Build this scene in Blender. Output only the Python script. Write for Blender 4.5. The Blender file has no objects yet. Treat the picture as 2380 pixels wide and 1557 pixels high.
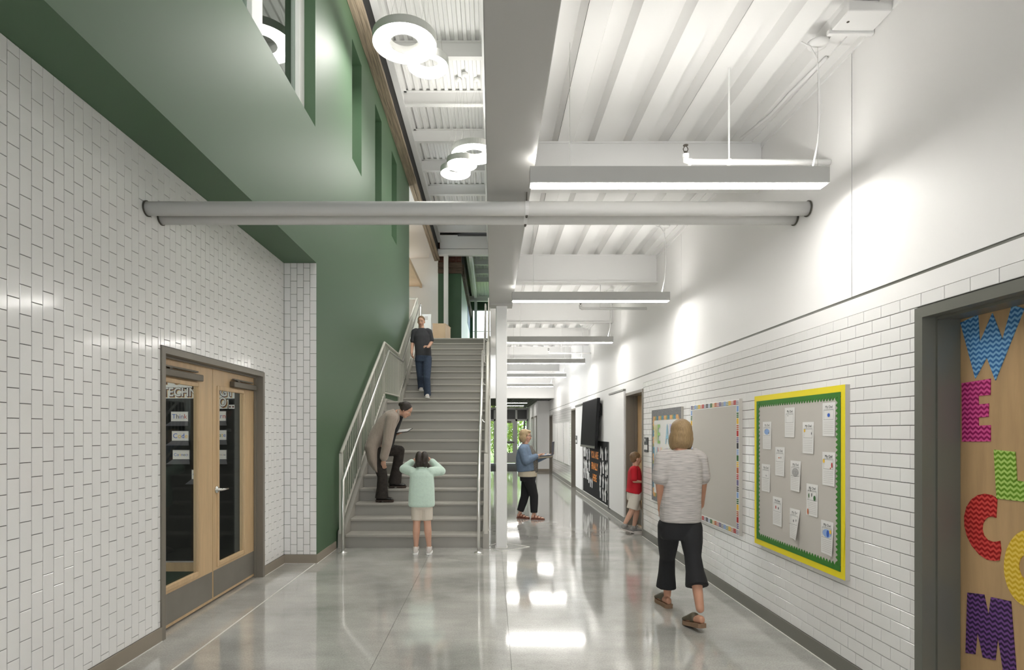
import bpy, bmesh, math, random
from mathutils import Vector, Matrix
random.seed(7)
scene = bpy.context.scene
C = scene.collection

# ------------------------------------------------------------------ camera
FOC, VPX, VPY, EYE = 1345.0, 1143.0, 1004.0, 1.55     # focal length / vanishing point in pixels of 2380x1557
cd = bpy.data.cameras.new('camera'); cam = bpy.data.objects.new('camera', cd); C.objects.link(cam)
cd.sensor_fit = 'HORIZONTAL'; cd.sensor_width = 36.0; cd.lens = FOC / 2380 * 36
cd.shift_x = (1190 - VPX) / 2380; cd.shift_y = (VPY - 778.5) / 2380
cd.clip_start = 0.05; cd.clip_end = 300
cam.location = (0, 0, EYE); cam.rotation_euler = (math.pi / 2, 0, 0)
scene.camera = cam
# ------------------------------------------------------------------ sky, exposure
w = bpy.data.worlds.new('sky'); scene.world = w; w.use_nodes = True
nt = w.node_tree; nt.nodes['Background'].inputs['Color'].default_value = (0.93, 0.97, 1.0, 1)
nt.nodes['Background'].inputs['Strength'].default_value = 3.2
vs = scene.view_settings
vs.view_transform = 'Standard'; vs.look = 'None'; vs.gamma = 1.0; vs.use_curve_mapping = False
vs.exposure = 1.14
LIN_DOWN, LIN_UP, RING, RING_UP = 28.5, 11.5, 15.0, 8.0            # emission of the linear lights and ring lights

def at(px, py, Y):
    return Vector(((px - VPX) * Y / FOC, Y, EYE - (py - VPY) * Y / FOC))

# ------------------------------------------------------------------ materials
M = {}
def mat(name, col, rough=0.5, metal=0.0, var=0.0, vscale=4.0, bump=0.0, bscale=60.0, spec=0.5, stretch=None, col2=None, emit=0.0, sheen=0.0):
    m = bpy.data.materials.new(name); m.use_nodes = True
    n = m.node_tree.nodes; l = m.node_tree.links; b = n['Principled BSDF']
    c4 = (*col, 1)
    b.inputs['Base Color'].default_value = c4
    b.inputs['Roughness'].default_value = rough; b.inputs['Metallic'].default_value = metal
    b.inputs['Specular IOR Level'].default_value = spec
    if sheen: b.inputs['Sheen Weight'].default_value = sheen
    if emit:
        b.inputs['Emission Color'].default_value = c4; b.inputs['Emission Strength'].default_value = emit
    if var or bump or col2:
        tc = n.new('ShaderNodeTexCoord'); mp = n.new('ShaderNodeMapping')
        l.new(tc.outputs['Object'], mp.inputs['Vector'])
        if stretch: mp.inputs['Scale'].default_value = stretch
    if var or col2:
        no = n.new('ShaderNodeTexNoise'); no.inputs['Scale'].default_value = vscale; no.inputs['Detail'].default_value = 6
        no.inputs['Roughness'].default_value = 0.62
        l.new(mp.outputs['Vector'], no.inputs['Vector'])
        cr = n.new('ShaderNodeValToRGB'); cr.color_ramp.elements[0].position = 0.3; cr.color_ramp.elements[1].position = 0.7
        c2 = col2 if col2 else tuple(min(1, x * (1 + var)) for x in col)
        c1 = col if col2 else tuple(x * (1 - var) for x in col)
        cr.color_ramp.elements[0].color = (*c1, 1); cr.color_ramp.elements[1].color = (*c2, 1)
        l.new(no.outputs['Fac'], cr.inputs['Fac']); l.new(cr.outputs['Color'], b.inputs['Base Color'])
    if bump:
        nb = n.new('ShaderNodeTexNoise'); nb.inputs['Scale'].default_value = bscale; nb.inputs['Detail'].default_value = 4
        l.new(mp.outputs['Vector'], nb.inputs['Vector'])
        bp = n.new('ShaderNodeBump'); bp.inputs['Strength'].default_value = bump; bp.inputs['Distance'].default_value = 0.004
        l.new(nb.outputs['Fac'], bp.inputs['Height']); l.new(bp.outputs['Normal'], b.inputs['Normal'])
    M[name] = m; return m

def emit_mat(name, col, s):
    m = bpy.data.materials.new(name); m.use_nodes = True
    n = m.node_tree.nodes; l = m.node_tree.links
    n.remove(n['Principled BSDF']); e = n.new('ShaderNodeEmission')
    e.inputs['Color'].default_value = (*col, 1); e.inputs['Strength'].default_value = s
    l.new(e.outputs[0], n['Material Output'].inputs[0]); M[name] = m; return m

def glass_mat(name, tint, refl=1.0):
    m = bpy.data.materials.new(name); m.use_nodes = True
    n = m.node_tree.nodes; l = m.node_tree.links
    n.remove(n['Principled BSDF'])
    t = n.new('ShaderNodeBsdfTransparent'); t.inputs['Color'].default_value = (*tint, 1)
    g = n.new('ShaderNodeBsdfGlossy'); g.inputs['Roughness'].default_value = 0.02; g.inputs['Color'].default_value = (.9, .95, .92, 1)
    fr = n.new('ShaderNodeFresnel'); fr.inputs['IOR'].default_value = 1.45
    mu = n.new('ShaderNodeMath'); mu.operation = 'MULTIPLY'; mu.inputs[1].default_value = refl
    l.new(fr.outputs[0], mu.inputs[0])
    mx = n.new('ShaderNodeMixShader'); l.new(mu.outputs[0], mx.inputs['Fac']); l.new(t.outputs[0], mx.inputs[1]); l.new(g.outputs[0], mx.inputs[2])
    l.new(mx.outputs[0], n['Material Output'].inputs[0]); M[name] = m; return m

def chevron_mat(name, c1, c2):
    m = bpy.data.materials.new(name); m.use_nodes = True
    n = m.node_tree.nodes; l = m.node_tree.links; b = n['Principled BSDF']; b.inputs['Roughness'].default_value = 0.55
    tc = n.new('ShaderNodeTexCoord'); sp = n.new('ShaderNodeSeparateXYZ'); l.new(tc.outputs['Object'], sp.inputs[0])
    def ma(op, a, bb=None):
        x = n.new('ShaderNodeMath'); x.operation = op
        for i, v in enumerate((a, bb)):
            if v is None: continue
            if isinstance(v, (int, float)): x.inputs[i].default_value = v
            else: l.new(v, x.inputs[i])
        return x.outputs[0]
    tri = ma('PINGPONG', ma('ADD', sp.outputs['Y'], 10.0), 0.0165)
    v = ma('ADD', ma('ADD', sp.outputs['Z'], 10.0), ma('MULTIPLY', tri, 0.75))
    st = ma('GREATER_THAN', ma('FRACT', ma('DIVIDE', v, 0.0245)), 0.5)
    mx = n.new('ShaderNodeMix'); mx.data_type = 'RGBA'
    l.new(st, mx.inputs['Factor']); mx.inputs['A'].default_value = (*c1, 1); mx.inputs['B'].default_value = (*c2, 1)
    l.new(mx.outputs['Result'], b.inputs['Base Color']); M[name] = m; return m

def s2l(r, g, b):
    f = lambda c: (c / 255 / 12.92) if c / 255 <= 0.04045 else ((c / 255 + 0.055) / 1.055) ** 2.4
    return (f(r), f(g), f(b))

mat('white_paint', (.86, .85, .835), .55)
mat('deck_white', (.86, .855, .84), .45)
mat('steel_white', (.80, .795, .78), .4)
mat('girder_grey', (.46, .455, .435), .35)
mat('duct_white', (.66, .655, .635), .35)
mat('lamp_housing', (.50, .495, .475), .4)
mat('tile_white', (.88, .87, .855), .12, spec=.5)
mat('grout', (.09, .087, .08), .9)
mat('green_paint', s2l(79, 106, 79), .5, bump=.03, bscale=300)
mat('green_dark', s2l(56, 86, 60), .5)
mat('green_mint', s2l(176, 205, 180), .5)
mat('base_beige', s2l(150, 140, 126), .5)
mat('base_grey', s2l(122, 120, 112), .45)
mat('caulk', (.75, .74, .71), .6)
mat('frame_taupe', s2l(128, 121, 111), .4)
mat('frame_grey', s2l(108, 108, 100), .35)
mat('maple', s2l(206, 176, 136), .42, var=.10, vscale=3.0, stretch=(6, 6, .6))
mat('maple_door', s2l(190, 158, 116), .4, var=.13, vscale=2.2, stretch=(3, 5, .7))
mat('maple_pale', s2l(226, 198, 164), .5, var=.05, vscale=3.0)
mat('kick_steel', s2l(136, 131, 123), .42, metal=.35, var=.10, vscale=2)
mat('chrome', (.62, .62, .6), .22, metal=1.0)
mat('stainless', (.80, .79, .76), .34, metal=.9)
mat('rail_paint', s2l(205, 202, 192), .35)
mat('stair_paint', s2l(172, 168, 160), .4)
mat('stair_riser', s2l(160, 157, 150), .4)
mat('black_paper', (.012, .012, .012), .8, bump=.3, bscale=5, spec=.2)
mat('black_plastic', (.008, .008, .009), .35, spec=.25)
mat('screen_black', (.004, .004, .005), .5, spec=.03)
mat('dark_metal', s2l(92, 88, 80), .4, metal=.6)
mat('closer_grey', s2l(110, 103, 92), .45, metal=.5)
mat('white_card', (.82, .80, .75), .6)
mat('paper', (.84, .83, .81), .6)
mat('paper_fold', (.10, .10, .11), .5)
mat('ink', (.03, .03, .04), .6)
mat('felt', s2l(202, 197, 190), .9, bump=.15, bscale=500)
mat('board_edge', s2l(190, 186, 178), .5)
mat('yellow', s2l(245, 226, 30), .5)
mat('border_green', s2l(52, 122, 34), .55)
mat('carpet', (.012, .035, .022), .95, var=.6, vscale=60)
mat('concrete', (.30, .30, .28), .13, var=.0)
mat('joint_white', (.72, .71, .67), .5)
mat('joint_dark', (.11, .11, .105), .8)
mat('timber', s2l(140, 125, 106), .8, var=.5, vscale=3, stretch=(14, .5, 14), bump=.5, bscale=14)
mat('timber_dark', s2l(84, 70, 58), .85, var=.45, vscale=3, stretch=(.8, 7, 7), bump=.6, bscale=14)
mat('brick', s2l(96, 58, 46), .85, var=.25, vscale=9)
mat('mortar', s2l(120, 108, 98), .9)
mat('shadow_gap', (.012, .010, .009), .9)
mat('slat_dark', (.10, .10, .10), .6)
mat('alu', s2l(178, 178, 174), .4, metal=.3)
mat('mat_dark', (.05, .05, .05), .9)
mat('spandrel', (.06, .06, .058), .4)
mat('bark', s2l(90, 76, 60), .9)
mat('leaf_a', s2l(146, 168, 78), .6, var=.4, vscale=3)
mat('leaf_b', s2l(104, 138, 72), .6, var=.4, vscale=3)
mat('grass', s2l(112, 140, 70), .9, var=.3, vscale=2)
mat('pavement', s2l(180, 178, 172), .9)
mat('skin', s2l(214, 168, 144), .5, var=.05, vscale=12)
mat('skin_tan', s2l(196, 146, 120), .5, var=.05, vscale=12)
mat('lip', s2l(176, 98, 92), .45)
mat('eye_white', (.75, .74, .72), .3)
mat('eye_iris', (.04, .03, .02), .2)
mat('hair_dark', s2l(48, 38, 32), .45, var=.35, vscale=30, stretch=(6, 6, .5), bump=.6, bscale=60)
mat('hair_blond', s2l(150, 124, 88), .5, var=.3, vscale=30, stretch=(6, 6, .5), bump=.6, bscale=60)
mat('hair_light', s2l(178, 154, 118), .5, var=.3, vscale=30, stretch=(6, 6, .5), bump=.6, bscale=60)
mat('hair_brown', s2l(120, 94, 66), .5, var=.3, vscale=30, bump=.6, bscale=60)
mat('fleece', s2l(206, 228, 214), .95, var=.05, vscale=40, bump=.8, bscale=130, sheen=.4)
mat('cotton_cream', s2l(218, 208, 194), .9, bump=.2, bscale=200)
mat('cardigan', s2l(168, 154, 142), .95, var=.07, vscale=40, bump=.8, bscale=180, stretch=(1, 1, .35), sheen=.2)
mat('trouser_brown', s2l(48, 42, 38), .85, var=.5, vscale=22)
mat('boot_black', (.015, .013, .012), .3)
mat('sole_tan', s2l(140, 112, 88), .7)
mat('sole_dark', s2l(74, 60, 52), .6)
mat('denim', s2l(110, 128, 150), .9, var=.16, vscale=26, bump=.5, bscale=160)
mat('denim_dark', s2l(64, 76, 96), .9, var=.16, vscale=26, bump=.4, bscale=160)
mat('black_cloth', (.012, .012, .014), .85)
mat('print_top', s2l(60, 60, 60), .9, col2=s2l(140, 134, 124), vscale=70)
mat('cream_stripe', s2l(205, 194, 172), .9)
mat('tee_dark', s2l(66, 66, 70), .9, var=.1, vscale=14)
mat('shirt_red', s2l(186, 18, 36), .8, var=.06, vscale=9)
mat('short_khaki', s2l(214, 206, 194), .9)
mat('shoe_white', s2l(222, 214, 208), .6)
mat('shoe_grey', s2l(150, 148, 144), .7, var=.15, vscale=40)
mat('sandal_brown', s2l(116, 62, 44), .5)
mat('clog_olive', s2l(92, 84, 68), .6)
mat('laptop_grey', s2l(96, 98, 108), .4, metal=.4)
mat('blue_mural', s2l(96, 128, 170), .7, var=.3, vscale=6)
emit_mat('lamp_down', (1, .975, .93), LIN_DOWN)
emit_mat('lamp_up', (1, .975, .93), LIN_UP)
emit_mat('lamp_ring', (1, .975, .93), RING); emit_mat('lamp_ring_up', (1, .975, .93), RING_UP)
emit_mat('lamp_added', (1, .97, .92), 10)  # glow of the added room and entrance lamps
glass_mat('glass_door', (.92, .94, .93), .05)
glass_mat('glass_clear', (.93, .96, .95), .7)
glass_mat('glass_green', (.80, .90, .85), 1.6)
glass_mat('glass_dark', (.10, .10, .10), .8)
for i, (a, b) in enumerate(((s2l(48, 108, 168), s2l(128, 180, 216)), (s2l(150, 8, 88), s2l(214, 82, 148)), (s2l(104, 148, 30), s2l(178, 210, 110)),
                            (s2l(158, 10, 16), s2l(214, 72, 66)), (s2l(218, 178, 36), s2l(240, 208, 92)), (s2l(42, 12, 62), s2l(116, 74, 142)))):
    chevron_mat('chevron_%d' % i, a, b)
# striped knit: fine horizontal stripes
def stripe_mat(name, c1, c2, pitch):
    m = bpy.data.materials.new(name); m.use_nodes = True
    n = m.node_tree.nodes; l = m.node_tree.links; b = n['Principled BSDF']; b.inputs['Roughness'].default_value = 0.9
    tc = n.new('ShaderNodeTexCoord'); no = n.new('ShaderNodeTexNoise'); no.inputs['Scale'].default_value = 1.0; no.inputs['Detail'].default_value = 3
    mp = n.new('ShaderNodeMapping'); mp.inputs['Scale'].default_value = (9, 9, 1 / pitch)
    l.new(tc.outputs['Object'], mp.inputs['Vector']); l.new(mp.outputs['Vector'], no.inputs['Vector'])
    cr = n.new('ShaderNodeValToRGB'); cr.color_ramp.elements[0].position = .40; cr.color_ramp.elements[1].position = .58
    cr.color_ramp.elements[0].color = (*c1, 1); cr.color_ramp.elements[1].color = (*c2, 1)
    l.new(no.outputs['Fac'], cr.inputs['Fac']); l.new(cr.outputs['Color'], b.inputs['Base Color']); M[name] = m
stripe_mat('stripe_knit', s2l(160, 155, 152), s2l(198, 192, 188), .0035)
# polished concrete: cloudy grey with fine aggregate, mirror-like polish
def concrete():
    m = M['concrete']; n = m.node_tree.nodes; l = m.node_tree.links; b = n['Principled BSDF']
    tc = n.new('ShaderNodeTexCoord')
    a = n.new('ShaderNodeTexNoise'); a.inputs['Scale'].default_value = .9; a.inputs['Detail'].default_value = 8; a.inputs['Roughness'].default_value = .65
    f = n.new('ShaderNodeTexNoise'); f.inputs['Scale'].default_value = 90; f.inputs['Detail'].default_value = 3
    mp = n.new('ShaderNodeMapping'); mp.inputs['Scale'].default_value = (1, 1.6, 1)
    l.new(tc.outputs['Object'], mp.inputs['Vector']); l.new(mp.outputs['Vector'], a.inputs['Vector']); l.new(tc.outputs['Object'], f.inputs['Vector'])
    ca = n.new('ShaderNodeValToRGB'); ca.color_ramp.elements[0].position = .32; ca.color_ramp.elements[1].position = .70
    ca.color_ramp.elements[0].color = (.36, .355, .335, 1); ca.color_ramp.elements[1].color = (.64, .63, .59, 1)
    cf = n.new('ShaderNodeValToRGB'); cf.color_ramp.elements[0].position = .3; cf.color_ramp.elements[1].position = .72
    cf.color_ramp.elements[0].color = (.84, .84, .84, 1); cf.color_ramp.elements[1].color = (1.1, 1.1, 1.1, 1)
    mx = n.new('ShaderNodeMix'); mx.data_type = 'RGBA'; mx.blend_type = 'MULTIPLY'; mx.inputs['Factor'].default_value = 1
    l.new(a.outputs['Fac'], ca.inputs['Fac']); l.new(f.outputs['Fac'], cf.inputs['Fac'])
    l.new(ca.outputs['Color'], mx.inputs['A']); l.new(cf.outputs['Color'], mx.inputs['B']); l.new(mx.outputs['Result'], b.inputs['Base Color'])
    b.inputs['Roughness'].default_value = .085; b.inputs['Specular IOR Level'].default_value = 1.0
    b.inputs['Coat Weight'].default_value = .6; b.inputs['Coat Roughness'].default_value = .06
concrete()

# ------------------------------------------------------------------ mesh helpers
WL = {}                                   # world location of every object
class MB:
    def __init__(s): s.v = []; s.f = []
    def add(s, vs, fs, T=None):
        o = len(s.v)
        s.v += [tuple(T @ Vector(p)) if T is not None else tuple(p) for p in vs]
        s.f += [tuple(i + o for i in q) for q in fs]; return s
    def box(s, x0, x1, y0, y1, z0, z1, T=None):
        x0, x1 = sorted((x0, x1)); y0, y1 = sorted((y0, y1)); z0, z1 = sorted((z0, z1))
        return s.add([(x0, y0, z0), (x1, y0, z0), (x1, y1, z0), (x0, y1, z0), (x0, y0, z1), (x1, y0, z1), (x1, y1, z1), (x0, y1, z1)],
                     [(0, 3, 2, 1), (4, 5, 6, 7), (0, 1, 5, 4), (1, 2, 6, 5), (2, 3, 7, 6), (3, 0, 4, 7)], T)
    def prism(s, poly, axis, a0, a1, T=None):
        def P(u, v, a): return {'x': (a, u, v), 'y': (u, a, v), 'z': (u, v, a)}[axis]
        n = len(poly); vs = [P(u, v, a0) for u, v in poly] + [P(u, v, a1) for u, v in poly]
        fs = [tuple(range(n)), tuple(range(2 * n - 1, n - 1, -1))] + [(i, (i + 1) % n, n + (i + 1) % n, n + i) for i in range(n)]
        return s.add(vs, fs, T)
    def ring_loft(s, rings, cap=True, T=None):
        n = len(rings[0]); vs = [p for r in rings for p in r]; fs = []
        for k in range(len(rings) - 1):
            for i in range(n):
                j = (i + 1) % n; fs.append((k * n + i, k * n + j, (k + 1) * n + j, (k + 1) * n + i))
        if cap:
            fs.append(tuple(range(n - 1, -1, -1))); b = (len(rings) - 1) * n; fs.append(tuple(range(b, b + n)))
        return s.add(vs, fs, T)
    def tube(s, path, r, n=8, cap=True, T=None):
        path = [Vector(p) for p in path]; R = r if isinstance(r, (list, tuple)) else [r] * len(path)
        rings = []; up = None
        for i, p in enumerate(path):
            d = ((path[i + 1] - p).normalized() if i < len(path) - 1 else Vector((0, 0, 0))) + ((p - path[i - 1]).normalized() if i > 0 else Vector((0, 0, 0)))
            d.normalize()
            if up is None:
                up = Vector((0, 0, 1)) if abs(d.z) < .9 else Vector((1, 0, 0))
            u = (up - d * up.dot(d)).normalized(); v = d.cross(u); up = u
            sc = 1.0
            if 0 < i < len(path) - 1:
                c = d.dot((path[i + 1] - p).normalized()); sc = 1 / max(c, .6)
            rings.append([p + (u * math.cos(a) + v * math.sin(a)) * R[i] * sc for a in [2 * math.pi * k / n for k in range(n)]])
        return s.ring_loft([[tuple(q) for q in rr] for rr in rings], cap, T)
    def lathe(s, prof, c, n=24, T=None, cap=True):
        rings = [[(c[0] + r * math.cos(2 * math.pi * k / n), c[1] + r * math.sin(2 * math.pi * k / n), c[2] + z) for k in range(n)] for r, z in prof]
        return s.ring_loft(rings, cap, T)
    def ell(s, c, r, n=16, m=10, T=None):
        r = r if isinstance(r, (list, tuple)) else (r, r, r)
        vs = [(c[0], c[1], c[2] - r[2])]; fs = []
        for i in range(1, m):
            t = -math.pi / 2 + math.pi * i / m
            for k in range(n):
                a = 2 * math.pi * k / n; vs.append((c[0] + r[0] * math.cos(t) * math.cos(a), c[1] + r[1] * math.cos(t) * math.sin(a), c[2] + r[2] * math.sin(t)))
        vs.append((c[0], c[1], c[2] + r[2])); L = len(vs) - 1
        for k in range(n):
            j = (k + 1) % n; fs.append((0, 1 + j, 1 + k)); fs.append((L, L - n + k, L - n + j))
            for i in range(m - 2): fs.append((1 + i * n + k, 1 + i * n + j, 1 + (i + 1) * n + j, 1 + (i + 1) * n + k))
        return s.add(vs, fs, T)
    def limb(s, pts, rad, n=14, T=None):
        pts = [Vector(p) for p in pts]
        for i in range(len(pts)):
            s.ell(pts[i], rad[i], n, 8, T)
            if i: s.tube([pts[i - 1], pts[i]], [rad[i - 1], rad[i]], n, True, T)
        return s
    def mesh(s, name, org=(0, 0, 0), bevel=0.0, seg=1, smooth=False, recalc=False):
        me = bpy.data.meshes.new(name)
        me.from_pydata([(a - org[0], b - org[1], c - org[2]) for a, b, c in s.v], [], s.f)
        if bevel or recalc:
            bm = bmesh.new(); bm.from_mesh(me)
            if recalc: bmesh.ops.recalc_face_normals(bm, faces=bm.faces)
            if bevel:
                es = [e for e in bm.edges if len(e.link_faces) == 2 and e.calc_face_angle() > .5]
                bmesh.ops.bevel(bm, geom=es, offset=bevel, segments=seg, affect='EDGES', profile=.5, clamp_overlap=True)
            bm.to_mesh(me); bm.free()
        if smooth:
            me.shade_smooth()
        me.update(); return me
    def build(s, name, m, parent=None, bevel=0.0, seg=1, smooth=False, org=None, recalc=False):
        if parent is not None: o_ = WL[parent.name]
        elif org is not None: o_ = org
        else:
            xs, ys, zs = zip(*s.v); o_ = ((min(xs) + max(xs)) / 2, (min(ys) + max(ys)) / 2, min(zs))
        me = s.mesh(name, o_, bevel, seg, smooth, recalc)
        me.materials.append(M[m])
        return link(name, me, parent, o_)

def link(name, me, parent, loc):
    o = bpy.data.objects.new(name, me); C.objects.link(o); WL[o.name] = tuple(loc)
    if parent is not None:
        o.parent = parent; p = WL[parent.name]; o.location = (loc[0] - p[0], loc[1] - p[1], loc[2] - p[2])
    else: o.location = loc
    return o

def tag(o, label=None, cat=None, group=None, kind=None):
    if label: o['label'] = label
    if cat: o['category'] = cat
    if group: o['group'] = group
    if kind: o['kind'] = kind
    return o
def thing(name, label, cat, loc, group=None):
    return tag(link(name, None, None, loc), label, cat, group)
def struct(name, mb, m, **k):
    return tag(mb.build(name, m, None, org=(0, 0, 0), **k), kind='structure')
def struct_empty(name, loc=(0, 0, 0)):
    return tag(link(name, None, None, loc), kind='structure')
def bx(*a): return MB().box(*a)

def cells(us, vs, holes, axis, a0, a1, mb=None):
    """wall slab between a0 and a1 along axis, spanning us x vs, with rectangular holes (u0,u1,v0,v1)"""
    mb = mb or MB()
    U = sorted(set(list(us) + [h[i] for h in holes for i in (0, 1) if us[0] < h[i] < us[1]]))
    V = sorted(set(list(vs) + [h[i] for h in holes for i in (2, 3) if vs[0] < h[i] < vs[1]]))
    full = lambda i, j: 0 <= i < len(U) - 1 and 0 <= j < len(V) - 1 and not any(h[0] <= (U[i] + U[i + 1]) / 2 <= h[1] and h[2] <= (V[j] + V[j + 1]) / 2 <= h[3] for h in holes)
    P = lambda u, v, a: {'x': (a, u, v), 'y': (u, a, v), 'z': (u, v, a)}[axis]
    for i in range(len(U) - 1):
        for j in range(len(V) - 1):
            if not full(i, j): continue
            u0, u1, v0, v1 = U[i], U[i + 1], V[j], V[j + 1]
            for a in (a0, a1): mb.add([P(u0, v0, a), P(u1, v0, a), P(u1, v1, a), P(u0, v1, a)], [(0, 1, 2, 3)])
            for ni, nj, q in ((i - 1, j, ((u0, v0), (u0, v1))), (i + 1, j, ((u1, v0), (u1, v1))), (i, j - 1, ((u0, v0), (u1, v0))), (i, j + 1, ((u0, v1), (u1, v1)))):
                if not full(ni, nj):
                    (p, q1), (r, t) = q; mb.add([P(p, q1, a0), P(r, t, a0), P(r, t, a1), P(p, q1, a1)], [(0, 1, 2, 3)])
    return mb

BF = None
def text_mb(body, size, origin, ux, uz, depth, bold=0.0, align='LEFT'):
    """text as mesh: ux = reading direction, uz = up, extruded by depth towards ux x uz"""
    cu = bpy.data.curves.new('lettering', 'FONT'); cu.body = body; cu.size = size; cu.align_x = align; cu.offset = bold; cu.resolution_u = 3
    ob = bpy.data.objects.new('lettering', cu); C.objects.link(ob)
    dg = bpy.context.evaluated_depsgraph_get(); me = bpy.data.meshes.new_from_object(ob.evaluated_get(dg))
    ux = Vector(ux); uz = Vector(uz); nn = ux.cross(uz) * depth
    V0 = [Vector(origin) + ux * v.co.x + uz * v.co.y for v in me.vertices]; F0 = [tuple(p.vertices) for p in me.polygons]
    mb = MB(); mb.add([tuple(p + nn) for p in V0], F0)
    bpy.data.objects.remove(ob); bpy.data.curves.remove(cu); bpy.data.meshes.remove(me)
    return mb
# ================================================================== structure
XL, XG, XR = -2.453, -2.07, 2.252          # tiled wall, green wall, right wall
YRET = 6.83                                # end of the tiled alcove
ZSOF, ZDECK, ZUP = 3.546, 3.97, 8.65       # green soffit, corridor deck, upper deck
YB, YF = -7.0, 28.8                        # back and front ends of the place

def proj(p):
    return (VPX + FOC * p[0] / p[1], VPY - FOC * (p[2] - EYE) / p[1]) if p[1] > .2 else None
def vis_area(cs):
    q = [proj(c) for c in cs]
    if any(x is None for x in q): return 0
    cx = sum(x[0] for x in q) / 4; cy = sum(x[1] for x in q) / 4
    if not (0 <= cx <= 2380 and 0 <= cy <= 1557): return 0
    return abs(sum(q[i][0] * q[(i + 1) % 4][1] - q[(i + 1) % 4][0] * q[i][1] for i in range(4))) / 2

TILE_MESH = {}
def tile_mb(L, H, axis, nd, long_axis):
    """one glazed tile with eased edges, centred on its face centre"""
    g, d, e = .0018, .008, .0018
    a, b = L / 2 - g, H / 2 - g
    mb = MB()
    def P(p, q, dep):
        u, v = (p, q) if long_axis == 'u' else (q, p)
        return (nd * dep, u, v) if axis == 'x' else (u, nd * dep, v)
    o = [(-a, -b), (a, -b), (a, b), (-a, b)]; i_ = [(-a + e, -b + e), (a - e, -b + e), (a - e, b - e), (-a + e, b - e)]
    vs = [P(x, y, -d) for x, y in o] + [P(x, y, -e) for x, y in o] + [P(x, y, 0) for x, y in i_]
    fs = [(8, 9, 10, 11)] + [(k, (k + 1) % 4, 4 + (k + 1) % 4, 4 + k) for k in range(4)] + [(4 + k, 4 + (k + 1) % 4, 8 + (k + 1) % 4, 8 + k) for k in range(4)]
    mb.add(vs, fs); return mb
def tiles(parent, axis, face, nd, long_axis, a_rng, b_rng, L, H, a_phase, b_start, holes, occl, nmax):
    """holes / occluders are (u0,u1,v0,v1)"""
    rects = []
    nb = int((b_rng[1] - b_rng[0]) / H) + 2
    for r in range(nb):
        b0, b1 = (b_start + r * H, b_start + (r + 1) * H) if b_start <= b_rng[0] + 1e-6 else (b_start - (r + 1) * H, b_start - r * H)
        b0c, b1c = max(b0, b_rng[0]), min(b1, b_rng[1])
        if b1c - b0c < .012: continue
        ph = a_phase + (L / 2 if r % 2 else 0)
        k = math.floor((a_rng[0] - ph) / L)
        while ph + k * L < a_rng[1]:
            a0, a1 = max(ph + k * L, a_rng[0]), min(ph + (k + 1) * L, a_rng[1]); k += 1
            if a1 - a0 < .012: continue
            R = [a0, a1, b0c, b1c] if long_axis == 'u' else [b0c, b1c, a0, a1]
            pcs = [R]
            for h in holes:
                out = []
                for q in pcs:
                    if q[1] <= h[0] or q[0] >= h[1] or q[3] <= h[2] or q[2] >= h[3]: out.append(q); continue
                    if q[0] < h[0]: out.append([q[0], h[0], q[2], q[3]])
                    if q[1] > h[1]: out.append([h[1], q[1], q[2], q[3]])
                    if q[2] < h[2] and q[0] >= h[0] - .02: out.append([max(q[0], h[0]), min(q[1], h[1]), q[2], h[2]])
                    if q[3] > h[3] and q[0] >= h[0] - .2: out.append([max(q[0], h[0]), min(q[1], h[1]), h[3], q[3]])
                pcs = out
            rects += [q for q in pcs if q[1] - q[0] > .012 and q[3] - q[2] > .012]
    def area(q):
        cu, cv = (q[0] + q[1]) / 2, (q[2] + q[3]) / 2
        if any(h[0] < cu < h[1] and h[2] < cv < h[3] for h in occl): return 0
        return vis_area([((face, u, v) if axis == 'x' else (u, face, v)) for u, v in ((q[0], q[2]), (q[1], q[2]), (q[1], q[3]), (q[0], q[3]))])
    rects.sort(key=area, reverse=True)
    rest = MB()
    for n, q in enumerate(rects):
        du, dv = q[1] - q[0], q[3] - q[2]; Lq, Hq = (du, dv) if long_axis == 'u' else (dv, du)
        c = (face, (q[0] + q[1]) / 2, (q[2] + q[3]) / 2) if axis == 'x' else ((q[0] + q[1]) / 2, face, (q[2] + q[3]) / 2)
        if n < nmax and area(q) > 0:
            key = (round(Lq, 3), round(Hq, 3), axis, nd, long_axis)
            if key not in TILE_MESH:
                me = tile_mb(Lq, Hq, axis, nd, long_axis).mesh('tile', recalc=False); me.materials.append(M['tile_white']); TILE_MESH[key] = me
            link('tile', TILE_MESH[key], parent, c)
        else:
            t = tile_mb(Lq, Hq, axis, nd, long_axis); rest.add(t.v, t.f, Matrix.Translation(c))
    if rest.v: tag(rest.build('tile_field', 'tile_white', parent), kind='stuff')

# ---------------- floor: concrete slabs between saw cuts
fl = struct('floor', bx(-2.75, 2.75, YB, YF, -.12, -.006), 'joint_dark')
xs = [-2.6, -2.082, -.792, .13, 2.75]; ys = [YB, -1.2, 6.95, 14.2, 21.4, YF]; g = .0014
for i in range(len(xs) - 1):
    for j in range(len(ys) - 1):
        MB().box(xs[i] + (.008 if i == 1 else g), xs[i + 1] - (.008 if i == 0 else g), ys[j] + g, ys[j + 1] - g, -.006, 0).build('slab', 'concrete', fl)
MB().box(-2.089, -2.075, YB, YRET, -.006, .0006).build('joint_filler', 'joint_white', fl)
d = .30                                           # diamond joint around the column base
cx, cy = .13, 7.81
for a, b in (((d + .08, 0), (0, d)), ((0, d), (-.17, .1)), ((d + .08, 0), (0, -d)), ((0, -d), (-.17, -.1))):
    MB().tube([(cx + a[0], cy + a[1], .0002), (cx + b[0], cy + b[1], .0002)], .006, 6).build('joint_filler', 'joint_white', fl)

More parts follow.
